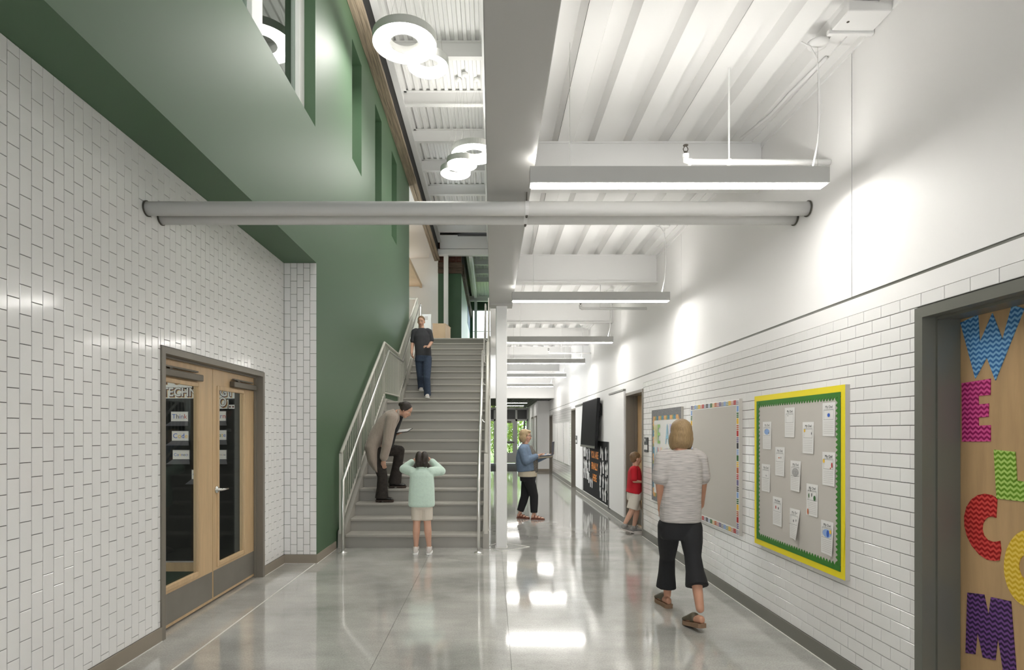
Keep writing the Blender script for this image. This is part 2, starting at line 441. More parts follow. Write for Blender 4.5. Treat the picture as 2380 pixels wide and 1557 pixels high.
# ---------------- left tiled wall with the double-door opening
DL0, DL1, DLH = 4.335, 6.175, 2.14               # opening of the double door
wl = struct('wall_left', cells((YB, YRET + .1), (0, ZSOF + .1), [(DL0 - .012, DL1 + .012, -1, DLH + .012)], 'x', -2.75, XL - .006), 'grout')
pipes_l = []
tiles(wl, 'x', XL, 1, 'v', (.104, ZSOF), (YB, YRET), .1555, .078, .144, YRET, [(DL0 - .05, DL1 + .05, -1, DLH + .055)], [], 300)
wa = struct('wall_alcove', bx(XL - .3, XG - .001, YRET + .006, YRET + .3, 0, ZSOF), 'grout')
tiles(wa, 'y', YRET, -1, 'v', (.104, ZSOF), (XL, XG), .1555, .0767, .144, XL, [], [], 300)
# ---------------- green upper wall and green stair wall
W1 = (3.3, 6.79, 5.13, 7.45); W2 = (8.57, 9.20, 5.61, 7.375); W3 = (10.27, 10.87, 5.61, 7.375); W4 = (11.97, 12.60, 5.61, 7.375)
gw = cells((YB, YRET + .006), (ZSOF, ZUP), [W1], 'x', -2.75, XG)
struct('wall_upper_green', gw, 'green_paint')
gs = cells((YRET + .006, 14.5), (0, ZUP), [W2, W3, W4], 'x', -2.75, XG)
struct('wall_stair_green', gs, 'green_paint')
def win(n, h, x_in, frames, fw=.07, mw=.05):
    y0, y1, z0, z1 = h
    o = struct_empty('window_%d' % n, ((x_in), (y0 + y1) / 2, z0))
    f = MB()
    f.box(x_in - .1, x_in, y0, y0 + fw, z0, z1).box(x_in - .1, x_in, y1 - fw, y1, z0, z1).box(x_in - .1, x_in, y0 + fw, y1 - fw, z0, z0 + fw).box(x_in - .1, x_in, y0 + fw, y1 - fw, z1 - fw, z1)
    for y in frames: f.box(x_in - .1, x_in, y - mw, y + mw, z0 + fw, z1 - fw)
    f.build('window_frame', 'white_paint', o, bevel=.004)
    e = sorted([y0 + fw] + [q for y in frames for q in (y - mw, y + mw)] + [y1 - fw])
    for k in range(0, len(e), 2): MB().box(x_in - .06, x_in - .05, e[k], e[k + 1], z0 + fw, z1 - fw).build('pane', 'glass_green', o)
win(1, W1, -2.198, [5.43], .17, .12); win(2, W2, -2.22, []); win(3, W3, -2.32, []); win(4, W4, -2.32, [])
struct('wall_behind_windows', bx(-4.6, -4.5, YB, 14.5, ZSOF, ZUP), 'green_mint')
struct('ceiling_behind_windows', bx(-4.5, -2.75, YB, 14.5, 7.6, 7.7), 'white_paint')
# ---------------- right wall: grout backing, tiles, painted panels above
DR0, DR1, DRH = 2.06, 3.012, 2.147                # near door opening
D2a, D2b = 8.645, 9.655; D3a, D3b = 15.42, 16.3; D4a, D4b = 21.5, 22.5
dh = 2.15
wr = struct('wall_right', cells((YB, 22.7), (0, 4.1), [(DR0 - .012, DR1 + .012, -1, DRH + .012)] + [(a - .01, b + .01, -1, dh + .01) for a, b in ((D2a, D2b), (D3a, D3b), (D4a, D4b))], 'x', XR + .008, 2.75), 'grout')
occ = [(3.62, 4.87, .62, 1.84), (5.2, 6.47, .62, 1.84), (6.8, 8.04, .62, 1.84)]
tiles(wr, 'x', XR, -1, 'u', (YB, 8.605), (.104, 2.28), .156, .078, 3.115, .104, [(DR0 - .06, DR1 + .055, -1, DRH + .06)], occ, 300)
tiles(wr, 'x', XR, -1, 'u', (16.36, 21.44), (.104, 2.28), .156, .078, .0, .104, [], [], 0)
j = [YB, -3.0, .3, 3.62, 6.88, 10.1, 13.2, 16.4, 19.6, 22.7]
for k in range(len(j) - 1):
    MB().box(XR, XR + .1, j[k] + .003, j[k + 1] - .003, 2.395, 4.1).build('wall_panel', 'white_paint', wr)
MB().box(XR, XR + .1, YB, 22.7, 2.28, 2.378).build('wall_band', 'white_paint', wr)
MB().box(XR + .006, XR + .1, YB, 22.7, 2.376, 2.397).build('reveal_strip', 'frame_grey', wr)
cells((8.605, 16.36), (.104, 2.281), [(D2a - .01, D2b + .01, -1, dh + .01), (D3a - .01, D3b + .01, -1, dh + .01)], 'x', XR, XR + .02).build('wall_lining', 'white_paint', wr)
cells((21.44, 22.7), (.104, 2.281), [(D4a - .01, D4b + .01, -1, dh + .01)], 'x', XR, XR + .02).build('wall_lining', 'white_paint', wr)
# vestibule walls
struct('wall_vestibule', bx(1.81, 2.75, 22.7, 22.9, 0, 3.0), 'white_paint')
struct('wall_vestibule_side', bx(1.81, 2.75, 22.9, YF, 0, 3.0), 'white_paint')
struct('wall_bulkhead', bx(-.3, XR, 20.8, 21.1, 2.77, 4.1), 'white_paint')
cv = struct('ceiling_vestibule', bx(-2.3, 2.3, 21.1, YF, 2.86, 3.0), 'shadow_gap')
for k in range(70):
    x = -2.25 + k * .0645
    MB().box(x, x + .034, 21.1, YF, 2.77, 2.85).build('slat', 'slat_dark', cv)
# ---------------- ends and outer shell
struct('wall_back', cells((-2.9, 2.9), (0, ZUP), [(-1.9, 1.9, .05, 2.5)], 'y', YB - .2, YB), 'white_paint')
struct('wall_lower_far', cells((-2.75, -.03), (0, 4.08), [], 'y', 16.0, 16.2), 'white_paint')
struct('wall_vestibule_left', bx(-.45, -.33, 16.2, YF, 0, 3.0), 'white_paint')
# ---------------- corridor deck: fluted steel sheets between the beams
def deck(name, x0, x1, y0, y1, z, pitch, opn, depth, slope, phase, per, m):
    root = struct_empty(name, (0, 0, z))
    k0 = math.floor((x0 - phase) / pitch) - 1; pts = []
    k = k0; sheets = []
    while phase + k * pitch < x1:
        a = phase + k * pitch
        sheets.append([(a - (pitch - opn) , z), (a, z), (a + slope, z + depth), (a + opn - slope, z + depth), (a + opn, z)])
        k += 1
    for s in range(0, len(sheets), per):
        pr = [p for q in sheets[s:s + per] for p in q]
        out = []
        for p in pr:
            x = min(max(p[0], x0), x1)
            if not out or abs(out[-1][0] - x) > 1e-6 or abs(out[-1][1] - p[1]) > 1e-6: out.append((x, p[1]))
        if out[-1][0] - out[0][0] < .02: continue
        out[0] = (out[0][0] + .003, out[0][1])
        poly = out + [(x, zz + .004) for x, zz in reversed(out)]
        mb = MB(); n = len(out)
        vs = [(x, y0, zz) for x, zz in out] + [(x, y1, zz) for x, zz in out]
        mb.add(vs, [(i, i + 1, n + i + 1, n + i) for i in range(n - 1)])
        mb.add([(a, b, c + .004) for a, b, c in vs], [(i, n + i, n + i + 1, i + 1) for i in range(n - 1)])
        mb.build('deck_sheet', m, root)
    return root
deck('ceiling', .28, XR, YB, 20.8, ZDECK, .306, .173, .09, .028, .375, 3, 'deck_white')
struct('trim_2', bx(XR - .085, XR, YB, 20.8, ZDECK - .012, ZDECK + .003).box(XR - .012, XR, YB, 20.8, ZDECK - .05, ZDECK - .012), 'deck_white')
struct('ceiling_slab', bx(.0, 2.75, YB, 20.8, ZDECK + .094, ZDECK + .13), 'slat_dark')
deck('ceiling_upper', -2.0, -.03, YB, 20.6, ZUP, .152, .088, .042, .014, 0, 6, 'deck_white')
struct('ceiling_upper_slab', bx(-2.8, .3, YB, 21.4, ZUP + .05, ZUP + .12), 'slat_dark')
# ---------------- girder and the wall above it
struct('wall_upper_right', bx(-.03, .27, YB, 20.4, 3.97, ZUP + .1), 'white_paint')
gd = thing('girder', 'wide grey boxed girder running along the ceiling above the round ducts', 'beam', (.12, .0, 3.25))
for a, b in ((YB, 4.55), (4.55, 7.90)):
    MB().box(-.035, .275, a + .002, b - .002, 3.25, 3.965).build('cladding_panel', 'girder_grey', gd, bevel=.004)
struct('wall_upper_far_side', bx(-.03, .27, 7.905, 20.8, 3.60, 3.965), 'white_paint')
# ---------------- baseboards
def base(name, mbs, m):
    o = struct_empty(name, (0, 0, 0))
    for kind, mb in mbs: mb.build(kind, m if kind == 'board' else 'caulk', o)
base('baseboard_left', [('board', bx(XL, XL + .012, YB, DL0 - .05, .003, .104)), ('board', bx(XL, XL + .012, DL1 + .05, YRET, .003, .104)), ('board', bx(XL, XG, YRET - .012, YRET, .003, .104)),
                        ('board', bx(XG, XG + .012, YRET - .012, 7.66, .003, .104)),
                        ('caulk_line', bx(XL, XL + .016, YB, DL0 - .05, 0, .004)), ('caulk_line', bx(XL, XL + .016, DL1 + .05, YRET, 0, .004)), ('caulk_line', bx(XL, XG + .016, YRET - .016, YRET, 0, .004)),
                        ('caulk_line', bx(XG, XG + .016, YRET, 7.66, 0, .004))], 'base_beige')
rb = []
for a, b in ((YB, DR0 - .06), (DR1 + .055, D2a - .045), (D2b + .045, D3a - .045), (D3b + .045, D4a - .045)):
    rb += [('board', bx(XR - .011, XR, a, b, .003, .104)), ('caulk_line', bx(XR - .019, XR, a, b, 0, .005))]
base('baseboard_right', rb, 'base_grey')
base('baseboard_vestibule', [('board', bx(1.80, XR, 22.688, 22.7, .003, .104)), ('board', bx(1.798, 1.81, 22.688, YF, .003, .104))], 'base_beige')
# ---------------- room behind the double door
struct('floor_room', bx(-5.4, -2.75, 3.0, 7.0, -.05, .002), 'carpet')
struct('wall_room_side', bx(-5.5, -5.4, 2.6, 6.6, 0, 2.9), 'white_paint')
struct('wall_room_back', bx(-5.4, -2.75, 2.5, 2.6, 0, 2.9), 'white_paint')
struct('ceiling_room', bx(-5.5, -2.75, 2.5, 6.6, 2.9, 3.0), 'white_paint')
struct('wall_room_front', bx(-5.4, -2.75, 6.44, 6.6, 0, 2.9), 'white_paint')
MB().box(-5.4, -2.75, 6.425, 6.44, 0, .1).build('skirting', 'maple', bpy.data.objects['wall_room_front'])
rl = thing('added_panel_light', 'added unseen square light in the room behind the double door', 'light', (-4.0, 4.7, 2.86))  # unseen lamp added to light the cards behind the glass
MB().box(-4.3, -3.7, 4.4, 5.0, 2.87, 2.9).build('housing', 'white_paint', rl)
MB().box(-4.27, -3.73, 4.43, 4.97, 2.862, 2.87).build('diffuser', 'lamp_added', rl)
# ---------------- upper floor beyond the stairs
struct('floor_upper', bx(-4.6, .0, 15.6, 29.2, 3.75, 4.08), 'base_grey')
struct('floor_upper_side', bx(.0, 2.75, 20.3, 29.2, 4.104, 4.13), 'base_grey')
struct('wall_upper_side', bx(2.65, 2.75, 20.3, 29.2, 4.13, 8.5), 'white_paint')
struct('wall_upper_side_front', bx(.27, 2.65, 20.3, 20.4, 4.13, 8.5), 'white_paint')
# ================================================================== doors
def frame_x(mb, x0, x1, y0, y1, h, w):
    """door frame around an opening y0..y1, height h, face width w, spanning x0..x1"""
    return mb.box(x0, x1, y0 - w, y0, 0, h + w).box(x0, x1, y1, y1 + w, 0, h + w).box(x0, x1, y0, y1, h, h + w)
# ---- left pair of glazed maple doors
d1 = struct_empty('door_1', (XL - .12, (DL0 + DL1) / 2, 0))
f = MB(); frame_x(f, XL - .005, XL + .012, DL0, DL1, DLH, .05)
f.box(XL - .16, XL - .005, DL0 - .012, DL0, 0, DLH + .012).box(XL - .16, XL - .005, DL1, DL1 + .012, 0, DLH + .012).box(XL - .16, XL - .005, DL0, DL1, DLH, DLH + .012)
f.build('frame', 'frame_taupe', d1)
MB().box(XL - .078, XL - .055, DL0, DL0 + .018, 0, DLH - .018).box(XL - .078, XL - .055, DL1 - .018, DL1, 0, DLH - .018).box(XL - .078, XL - .055, DL0, DL1, DLH - .018, DLH).build('stop', 'frame_taupe', d1)
xd = XL - .082                                   # face of the leaves
ym = (DL0 + DL1) / 2
def leaf(y0, y1, lever_y, lev_dir):
    z0, z1 = .02, DLH - .006
    g0, g1 = y0 + .105, y1 - .247; gz0, gz1 = .335, 1.95
    mb = cells((y0, y1), (z0, z1), [(g0, g1, gz0, gz1)], 'x', xd - .045, xd)
    lf = mb.build('door_leaf', 'maple', d1)
    b = MB()
    for a in (xd - .012, ):
        b.box(a, xd + .009, g0 - .028, g0 + .012, gz0 - .028, gz1 + .028).box(a, xd + .009, g1 - .012, g1 + .028, gz0 - .028, gz1 + .028)
        b.box(a, xd + .009, g0 + .012, g1 - .012, gz0 - .028, gz0 + .012).box(a, xd + .009, g0 + .012, g1 - .012, gz1 - .012, gz1 + .028)
    b.build('glazing_bead', 'maple', lf, bevel=.006, seg=2)
    MB().box(xd - .026, xd - .020, g0, g1, gz0, gz1).build('glass', 'glass_door', lf)
    MB().box(xd, xd + .003, y0 + .012, y1 - .012, .045, .285).build('kick_plate', 'kick_steel', lf)
    return lf
l1 = leaf(DL0 + .004, ym - .003, 0, 0)
l2 = leaf(ym + .003, DL1 - .004, 0, 0)
yl = ym + .075; zl = 1.02
h = MB()
h.lathe([(.001, 0), (.034, 0), (.034, .006), (.026, .014), (.012, .016), (.012, .05), (.001, .05)], (0, 0, 0), 20, Matrix.Translation((xd, yl, zl)) @ Matrix.Rotation(math.pi / 2, 4, 'Y'))
h.tube([(xd + .045, yl, zl), (xd + .055, yl + .012, zl), (xd + .056, yl + .05, zl - .001), (xd + .054, yl + .115, zl - .002)], [.011, .011, .0095, .008], 10)
h.build('lever_handle', 'chrome', l2, smooth=True)
def closer(y0, y1, hinge):
    c = MB().box(xd, xd + .05, y0, y1, 1.985, 2.04)
    c.build('closer_body', 'closer_grey', d1, bevel=.005)
    a = MB().box(xd + .01, xd + .035, y0 + .03, y1 - .06, 2.055, 2.068).box(xd + .005, xd + .03, y0 + .12, y0 + .16, 2.04, 2.056)
    a.build('closer_arm', 'closer_grey', d1)
closer(DL0 + .05, DL0 + .66, 0); closer(DL1 - .58, DL1 - .05, 1)
# ---- right near door with the coloured letters
d2 = struct_empty('door_2', (2.43, (DR0 + DR1) / 2, 0))
f = MB(); frame_x(f, XR - .012, XR + .02, DR0, DR1, DRH, .055)
f.box(XR + .02, 2.60, DR1, DR1 + .012, 0, DRH + .012).box(XR + .02, 2.60, DR0 - .012, DR0, 0, DRH + .012).box(XR + .02, 2.60, DR0, DR1, DRH, DRH + .012)
f.build('frame', 'frame_grey', d2)
MB().box(2.31, 2.428, DR1 - .014, DR1, 0, DRH - .014).box(2.31, 2.428, DR0, DR0 + .014, 0, DRH - .014).box(2.31, 2.428, DR0, DR1, DRH - .014, DRH).build('stop', 'frame_grey', d2)
xdr = 2.43
lf = MB().box(xdr, xdr + .045, DR0 + .004, DR1 - .004, .015, DRH - .004).build('door_leaf', 'maple_door', d2)
h = MB().tube([(xdr, DR0 + .09, 1.0), (xdr - .05, DR0 + .09, 1.0), (xdr - .052, DR0 + .2, 1.0)], .011, 10); h.build('lever_handle', 'chrome', lf, smooth=True)
# letters: outlines on the door face (pixel outline -> place on the plane of the door)
def on_x(px, py, X):
    Y = FOC * X / (px - VPX); return (Y, EYE - (py - VPY) * Y / FOC)
def arc(cx, cy, rx, ry, a0, a1, n): return [(cx + rx * math.cos(math.radians(a0 + (a1 - a0) * k / n)), cy + ry * math.sin(math.radians(a0 + (a1 - a0) * k / n))) for k in range(n + 1)]
def crop(pts, x, y, s): return [(x + a / s, y + b / s) for a, b in pts]
A = lambda pts: crop(pts, 2180, 680, 3.54); B = lambda pts: crop(pts, 2180, 1080, 3.265)
letters = [
 ('W', A([(183, 248), (325, 182), (341, 412), (445, 170), (528, 388), (608, 100), (706, 132), (470, 722), (400, 532), (305, 706)]), 'blue chevron-striped letter W at the top of the wooden door'),
 ('E', A([(194, 745), (430, 708), (428, 842), (330, 850), (332, 920), (415, 912), (412, 1022), (330, 1026), (332, 1094), (430, 1090), (430, 1224), (197, 1226)]), 'pink chevron-striped letter E below the blue W on the door'),
 ('L', B([(422, -115), (583, -98), (597, 120), (790, 150), (780, 295), (443, 256)]), 'green chevron-striped letter L tilted on the wooden door'),
 ('C', B([(446, 255), (438, 402)] + [(410, 392), (380, 397), (356, 415), (338, 448), (333, 490), (345, 535), (372, 568), (410, 584), (440, 584), (468, 578), (476, 650), (462, 726), (425, 730), (370, 720), (310, 680), (255, 615), (220, 545), (200, 465), (198, 390), (215, 320), (250, 265), (300, 230), (352, 220), (405, 230)]), 'red chevron-striped letter C on the wooden door'),
 ('M', B([(222, 970), (347, 984), (382, 1150), (400, 1004), (550, 1036), (590, 1557), (588, 1610), (495, 1600), (490, 1545), (452, 1300), (432, 1482), (340, 1462), (296, 1262), (280, 1438), (208, 1428)]), 'purple chevron-striped letter M low on the wooden door'),
]
XLt = xdr - .004
for i, (ch, pts, lab) in enumerate(letters):
    poly = [on_x(px, py, XLt) for px, py in pts]
    mb = MB().prism(poly, 'x', XLt, XLt + .004)
    o = mb.build('door_letter', 'chevron_%d' % (i if i < 4 else 5), recalc=True); tag(o, lab, 'letter', 'letters spelling WELCOM on the door')
    # darker outline strip just behind
# O is a ring with a hole
ymid, zmid = on_x(*crop([(680, 785)], 2180, 1080, 3.265)[0], XLt)
mb = MB(); n = 40; rows = []
yo, zo = ymid - .005, zmid
outer = [(XLt, yo + .115 * math.cos(t) * 1.1, zo + .175 * math.sin(t) - .02 * math.cos(t)) for t in [2 * math.pi * k / n for k in range(n)]]
inner = [(XLt, yo + .045 * math.cos(t) * 1.1, zo + .062 * math.sin(t)) for t in [2 * math.pi * k / n for k in range(n)]]
b2 = lambda r: [(x + .004, y, z) for x, y, z in r]
mb.ring_loft([b2(outer), outer, inner, b2(inner)], cap=False)
tag(mb.build('door_letter', 'chevron_4', recalc=True), 'yellow chevron-striped letter O at the door edge', 'letter', 'letters spelling WELCOM on the door')
# ---- other doors of the right wall
def plain_door(n, y0, y1, deep, m):
    d = struct_empty('door_%d' % n, (XR + deep, (y0 + y1) / 2, 0))
    f = MB(); frame_x(f, XR - .012, XR + .02, y0, y1, dh, .045)
    f.box(XR + .02, XR + .3, y1, y1 + .01, 0, dh).box(XR + .02, XR + .3, y0 - .01, y0, 0, dh).box(XR + .02, XR + .3, y0, y1, dh, dh + .01)
    f.box(XR + deep - .05, XR + deep - .002, y1 - .014, y1, 0, dh).box(XR + deep - .05, XR + deep - .002, y0, y0 + .014, 0, dh)
    f.build('frame', 'frame_taupe', d)
    l = MB().box(XR + deep, XR + deep + .045, y0 + .004, y1 - .004, .012, dh - .004).build('door_leaf', m, d)
    MB().box(XR + deep - .003, XR + deep, y0 + .02, y1 - .02, .03, .30).build('kick_plate', 'kick_steel', l)
    MB().tube([(XR + deep, y0 + .09, 1.55), (XR + deep - .04, y0 + .09, 1.55)], .012, 8).build('peephole', 'dark_metal', l)
    MB().tube([(XR + deep, y0 + .08, 1.0), (XR + deep - .05, y0 + .08, 1.0), (XR + deep - .052, y0 + .19, 1.0)], .011, 8).build('lever_handle', 'chrome', l, smooth=True)
plain_door(3, D2a, D2b, .178, 'maple_door'); plain_door(4, D3a, D3b, .15, 'frame_grey'); plain_door(5, D4a, D4b, .15, 'frame_grey')
# doors of the vestibule side wall
def side_door(n, y0, y1):
    d = struct_empty('door_%d' % n, (1.80, (y0 + y1) / 2, 0))
    f = MB(); frame_x(f, 1.785, 1.808, y0, y1, dh, .06); f.build('frame', 'frame_taupe', d)
    l = MB().box(1.796, 1.808, y0, y1, .01, dh).build('door_leaf', 'white_paint', d)
    MB().box(1.79, 1.796, y0 + .05, y0 + .11, .95, 1.15).build('push_plate', 'dark_metal', l)
side_door(6, 23.3, 24.3); side_door(7, 25.2, 26.2)
# ---- far glazed entrance
ent = struct_empty('window_5', (.6, YF, 0))
ax = [-.33, .12, 1.24, 1.30, 1.80]
f = MB()
for x0, x1, z0, z1 in ((-.33, 1.81, 2.66, 2.77), (-.33, 1.81, 2.10, 2.19), (1.17, 1.27, 0, 2.70), (1.74, 1.81, 0, 2.70), (.10, .19, 0, 2.7), (-.33, -.25, 0, 2.7), (1.27, 1.74, 0, .09)):
    f.box(x0, x1, YF - .06, YF + .06, z0, z1)
f.build('mullion_frame', 'alu', ent)
for x0, x1 in ((-.25, .10), (.19, 1.17), (1.27, 1.74)):
    MB().box(x0, x1, YF - .01, YF + .01, 2.19, 2.66).build('transom_panel', 'spandrel', ent)
MB().box(1.27, 1.74, YF - .006, YF + .006, .09, 2.10).build('pane', 'glass_clear', ent)
MB().box(-.25, .10, YF - .006, YF + .006, .05, 2.10).build('pane', 'glass_clear', ent)
MB().box(1.58, 1.66, YF - .03, YF - .012, .09, 2.1).build('blind_edge', 'frame_grey', ent)
gl = MB(); gx0, gx1 = .19, 1.17
o = MB()
for x0, x1, z0, z1 in ((gx0, gx0 + .1, .02, 2.1), (gx1 - .13, gx1, .02, 2.1), (gx0 + .1, gx1 - .13, 2.0, 2.1), (gx0 + .1, gx1 - .13, .98, 1.10), (gx0 + .1, gx1 - .13, .02, .52)):
    o.box(x0, x1, YF - .03, YF + .03, z0, z1)
dl = o.build('door_leaf', 'alu', ent)
MB().box(gx0 + .1, gx1 - .13, YF - .006, YF + .006, 1.10, 2.0).build('pane', 'glass_clear', dl)
MB().box(gx0 + .1, gx1 - .13, YF - .006, YF + .006, .52, .98).build('pane', 'glass_clear', dl)
MB().box(gx0 + .08, gx1 - .05, YF - .11, YF - .07, 1.01, 1.06).build('push_bar', 'dark_metal', dl)
MB().box(gx0 + .15, gx1 - .2, YF - .1, YF - .03, 2.01, 2.09).build('closer_body', 'dark_metal', dl)
tag(bx(-.3, 1.78, 22.9, 28.4, .0005, .012).build('walk_off_mat', 'mat_dark'), 'dark walk-off mat in front of the glazed entrance', 'mat')
# glazed opening behind the camera, invented to let in fill daylight
wb = struct_empty('window_6', (0, YB - .1, 0))
f = MB()
for x in (-1.9, -.95, 0, .95, 1.9): f.box(x - .03, x + .03, YB - .15, YB - .05, .05, 2.5)
f.box(-1.9, 1.9, YB - .15, YB - .05, 2.44, 2.5).box(-1.9, 1.9, YB - .15, YB - .05, .05, .12)
f.build('mullion_frame', 'alu', wb)
# ================================================================== stairs
RISE, RUN, Y1, NF1 = .1774, .2785, 7.736, 12
Y13 = 12.80
SX0, SX1 = -1.958, -.118
def step_y(n): return Y1 + (n - 1) * RUN if n <= 12 else Y13 + (n - 13) * RUN
st = thing('staircase', 'wide grey painted steel staircase with two flights and a landing against the green wall', 'stairs', (-1.04, Y1, 0))
for n in range(1, 24):
    y = step_y(n); z = n * RISE
    MB().box(SX0, SX1, y + .022, y + .034, z - RISE + (.0 if n == 1 else -.01), z - .034).build('riser', 'stair_riser', st)
    depth = RUN + .03 if n not in (12, 23) else (Y13 + .03 - y if n == 12 else .3)
    tr = MB().box(SX0, SX1, y, y + depth, z - .036, z)
    tr.build('landing' if n == 12 else 'tread', 'stair_paint', st, bevel=.006)
def stringer(x0, x1, tail):
    up = .055
    P = [(Y1 - .04, 0), (Y1 - .04, .235), (Y1 - .03, .242), (Y1 + .02, .1774 + up + .02)]
    e = step_y(12); P += [(e, 12 * RISE + .045), (Y13 - .06, 12 * RISE + .045)]
    e2 = step_y(23); P += [(Y13, 13 * RISE + up), (e2, 23 * RISE + up), (e2 + .25, 23 * RISE + up), (e2 + .25, 23 * RISE - .33)]
    P += [(Y13 + .25, 12 * RISE - .22), (e + .2, 12 * RISE - .22), (Y1 + .45, 0)]
    mb = MB()
    n = len(P)
    # split into convex-ish quads along the run
    top = [(Y1 - .04, .235), (Y1 + .02, .2524), (e, 12 * RISE + .045), (Y13 - .06, 12 * RISE + .045), (Y13, 13 * RISE + up), (e2, 23 * RISE + up), (e2 + .25, 23 * RISE + up)]
    bot = [(Y1 - .04, 0), (Y1 + .02, 0), (e + .0, 12 * RISE - .30), (Y13 - .06, 12 * RISE - .30), (Y13, 12 * RISE - .28), (e2, 23 * RISE - .45), (e2 + .25, 23 * RISE - .33)]
    rings = [[(x0, t[0], t[1]), (x1, t[0], t[1]), (x1, b[0], b[1]), (x0, b[0], b[1])] for t, b in zip(top, bot)]
    mb.ring_loft(rings)
    mb.build('stringer', 'stair_paint', st, recalc=True)
stringer(-2.045, SX0, 0); stringer(SX1, -.036, 0)
def soff():
    MB().add([(SX0, Y1 + .5, 0.02), (SX1, Y1 + .5, .02), (SX1, step_y(12), 11 * RISE - .1), (SX0, step_y(12), 11 * RISE - .1)], [(0, 1, 2, 3)])
soff()
# ---- guard rails and handrails
NS = RISE / RUN
def guard(x, label, hx, with_balusters, side):
    g_ = thing('stair_railing', label, 'railing', (x, Y1 - .06, .2))
    ya, yb, yc, yd = Y1 - .055, 10.78, 12.46, 15.52
    zt = lambda y: 1.275 + (y - ya) * (3.215 - 1.275) / (yb - ya) if y <= yb else (3.215 if y <= yc else 3.215 + (y - yc) * (5.13 - 3.215) / (yd - yc))
    zb = lambda y: zt(y) - (.93 if y <= yb or y > yc else .90)
    r = .021
    MB().tube([(x, ya, zt(ya)), (x, yb, zt(yb)), (x, yc, zt(yc)), (x, yd, zt(yd))], .023, 10).build('top_rail', 'rail_paint', g_, smooth=True)
    MB().tube([(x, ya, zb(ya)), (x, yb, zb(yb)), (x, yc, zb(yc)), (x, yd, zb(yd))], .017, 8).build('bottom_rail', 'rail_paint', g_, smooth=True)
    if side < 0:
        MB().tube([(x, yd, zt(yd)), (x - .6, yd, zt(yd))], .023, 10).build('top_rail', 'rail_paint', g_, smooth=True)
    for y in (ya, 8.75, 9.75, 10.72, 12.46, 13.5, 14.5, yd):
        z0 = {True: .20 + max(0, (y - Y1)) * NS}[True] if y < 10.75 else (12 * RISE + .02 if y <= 12.5 else 13 * RISE + (y - Y13) * NS)
        hw = .024
        MB().box(x - hw, x + hw, y - .012, y + .012, max(z0, .2), zt(y) - .01).build('post', 'rail_paint', g_)
    y = ya + .1
    while y < yd - .05:
        if all(abs(y - q) > .05 for q in (ya, 8.75, 9.75, 10.72, 12.46, 13.5, 14.5, yd)):
            MB().tube([(x, y, zb(y)), (x, y, zt(y))], .0075, 6).build('baluster', 'rail_paint', g_)
        y += .102
    # stainless handrail standing inside the guard
    hy0 = 7.42
    zh = lambda y: .925 + (y - hy0) * (3.055 - .925) / (10.73 - hy0) if y <= 10.73 else (3.055 if y <= 12.39 else 3.055 + (y - 12.39) * (4.94 - 3.055) / (15.35 - 12.39))
    h_ = MB().tube([(hx, hy0, .012), (hx, hy0, .925), (hx, 10.73, 3.055), (hx, 12.39, 3.055), (hx, 15.35, 4.94), (hx, 15.62, 4.94), (hx, 15.62, 4.08)], .019, 12)
    ho = h_.build('handrail', 'stainless', g_, smooth=True)
    MB().lathe([(.058, 0), (.058, .008), (.03, .018), (.02, .03)], (hx, hy0, 0), 20).build('floor_flange', 'stainless', ho, smooth=True)
    for y in (8.75, 9.75, 10.72, 12.46, 13.5, 14.5):
        MB().tube([(x, y, zh(y) - .09), ((x + hx) / 2, y, zh(y) - .075), (hx, y, zh(y) - .012)], .006, 6).build('bracket', 'stainless', ho)
guard(-2.0, 'light grey railing with balusters and steel handrail along the green wall', -1.909, True, -1)
guard(-.077, 'light grey railing with balusters and steel handrail on the open side beside the white column', -.168, True, 1)
# ---- column
cl = thing('steel_column', 'square white steel column standing at the foot of the stairs', 'column', (.13, 7.815, 0))
MB().box(.055, .205, 7.74, 7.89, .004, 3.25).build('shaft', 'steel_white', cl, bevel=.012, seg=2)
MB().box(-.02, .275, 7.66, 7.9, 3.235, 3.25).build('cap_plate', 'girder_grey', cl)
MB().box(.047, .213, 7.732, 7.898, 0, .006).build('base_seal', 'caulk', cl)
# ================================================================== overhead: beams, ducts, pipes, lamps
def ibeam(mb, axis, a0, a1, c, ztop, h, bf, tf=.016, tw=.012, bt=None):
    bt = bt or bf
    z0 = ztop - h
    P = [(c - bf / 2, z0), (c + bf / 2, z0), (c + bf / 2, z0 + tf), (c + tw / 2, z0 + tf), (c + tw / 2, ztop - tf), (c + bt / 2, ztop - tf), (c + bt / 2, ztop),
         (c - bt / 2, ztop), (c - bt / 2, ztop - tf), (c - tw / 2, ztop - tf), (c - tw / 2, z0 + tf), (c - bf / 2, z0 + tf)]
    rings = [[(a, u, v) for u, v in P] if axis == 'x' else [(u, a, v) for u, v in P] for a in (a0, a1)]
    return mb.ring_loft(rings)
ords = ['first', 'second', 'third', 'fourth', 'fifth', 'sixth', 'seventh', 'eighth', 'ninth', 'tenth']
for k, y in enumerate((1.65, 4.83, 7.90, 10.78, 13.45, 16.4, 19.3)):
    o = ibeam(MB(), 'x', .275, XR - .004, y, ZDECK, .395, .15, bt=.03).build('steel_beam', 'steel_white', recalc=True)
    lab = 'white steel beam across the corridor just overhead of the camera' if k == 0 else '%s white steel beam across the corridor ceiling, counting from the nearest linear light' % ords[k - 1]
    tag(o, lab, 'beam', 'corridor beams')
uy = [7.5, 9.02, 10.55, 12.08, 13.6, 15.12, 16.64, 18.16, 19.7]
for k, y in enumerate(uy):
    o = ibeam(MB(), 'x', -1.83, -.12, y, ZUP, .29, .11).build('roof_joist', 'steel_white', recalc=True)
    tag(o, '%s white steel joist under the high stairwell roof, counting from the front' % ords[k], 'beam', 'roof joists of the stairwell')
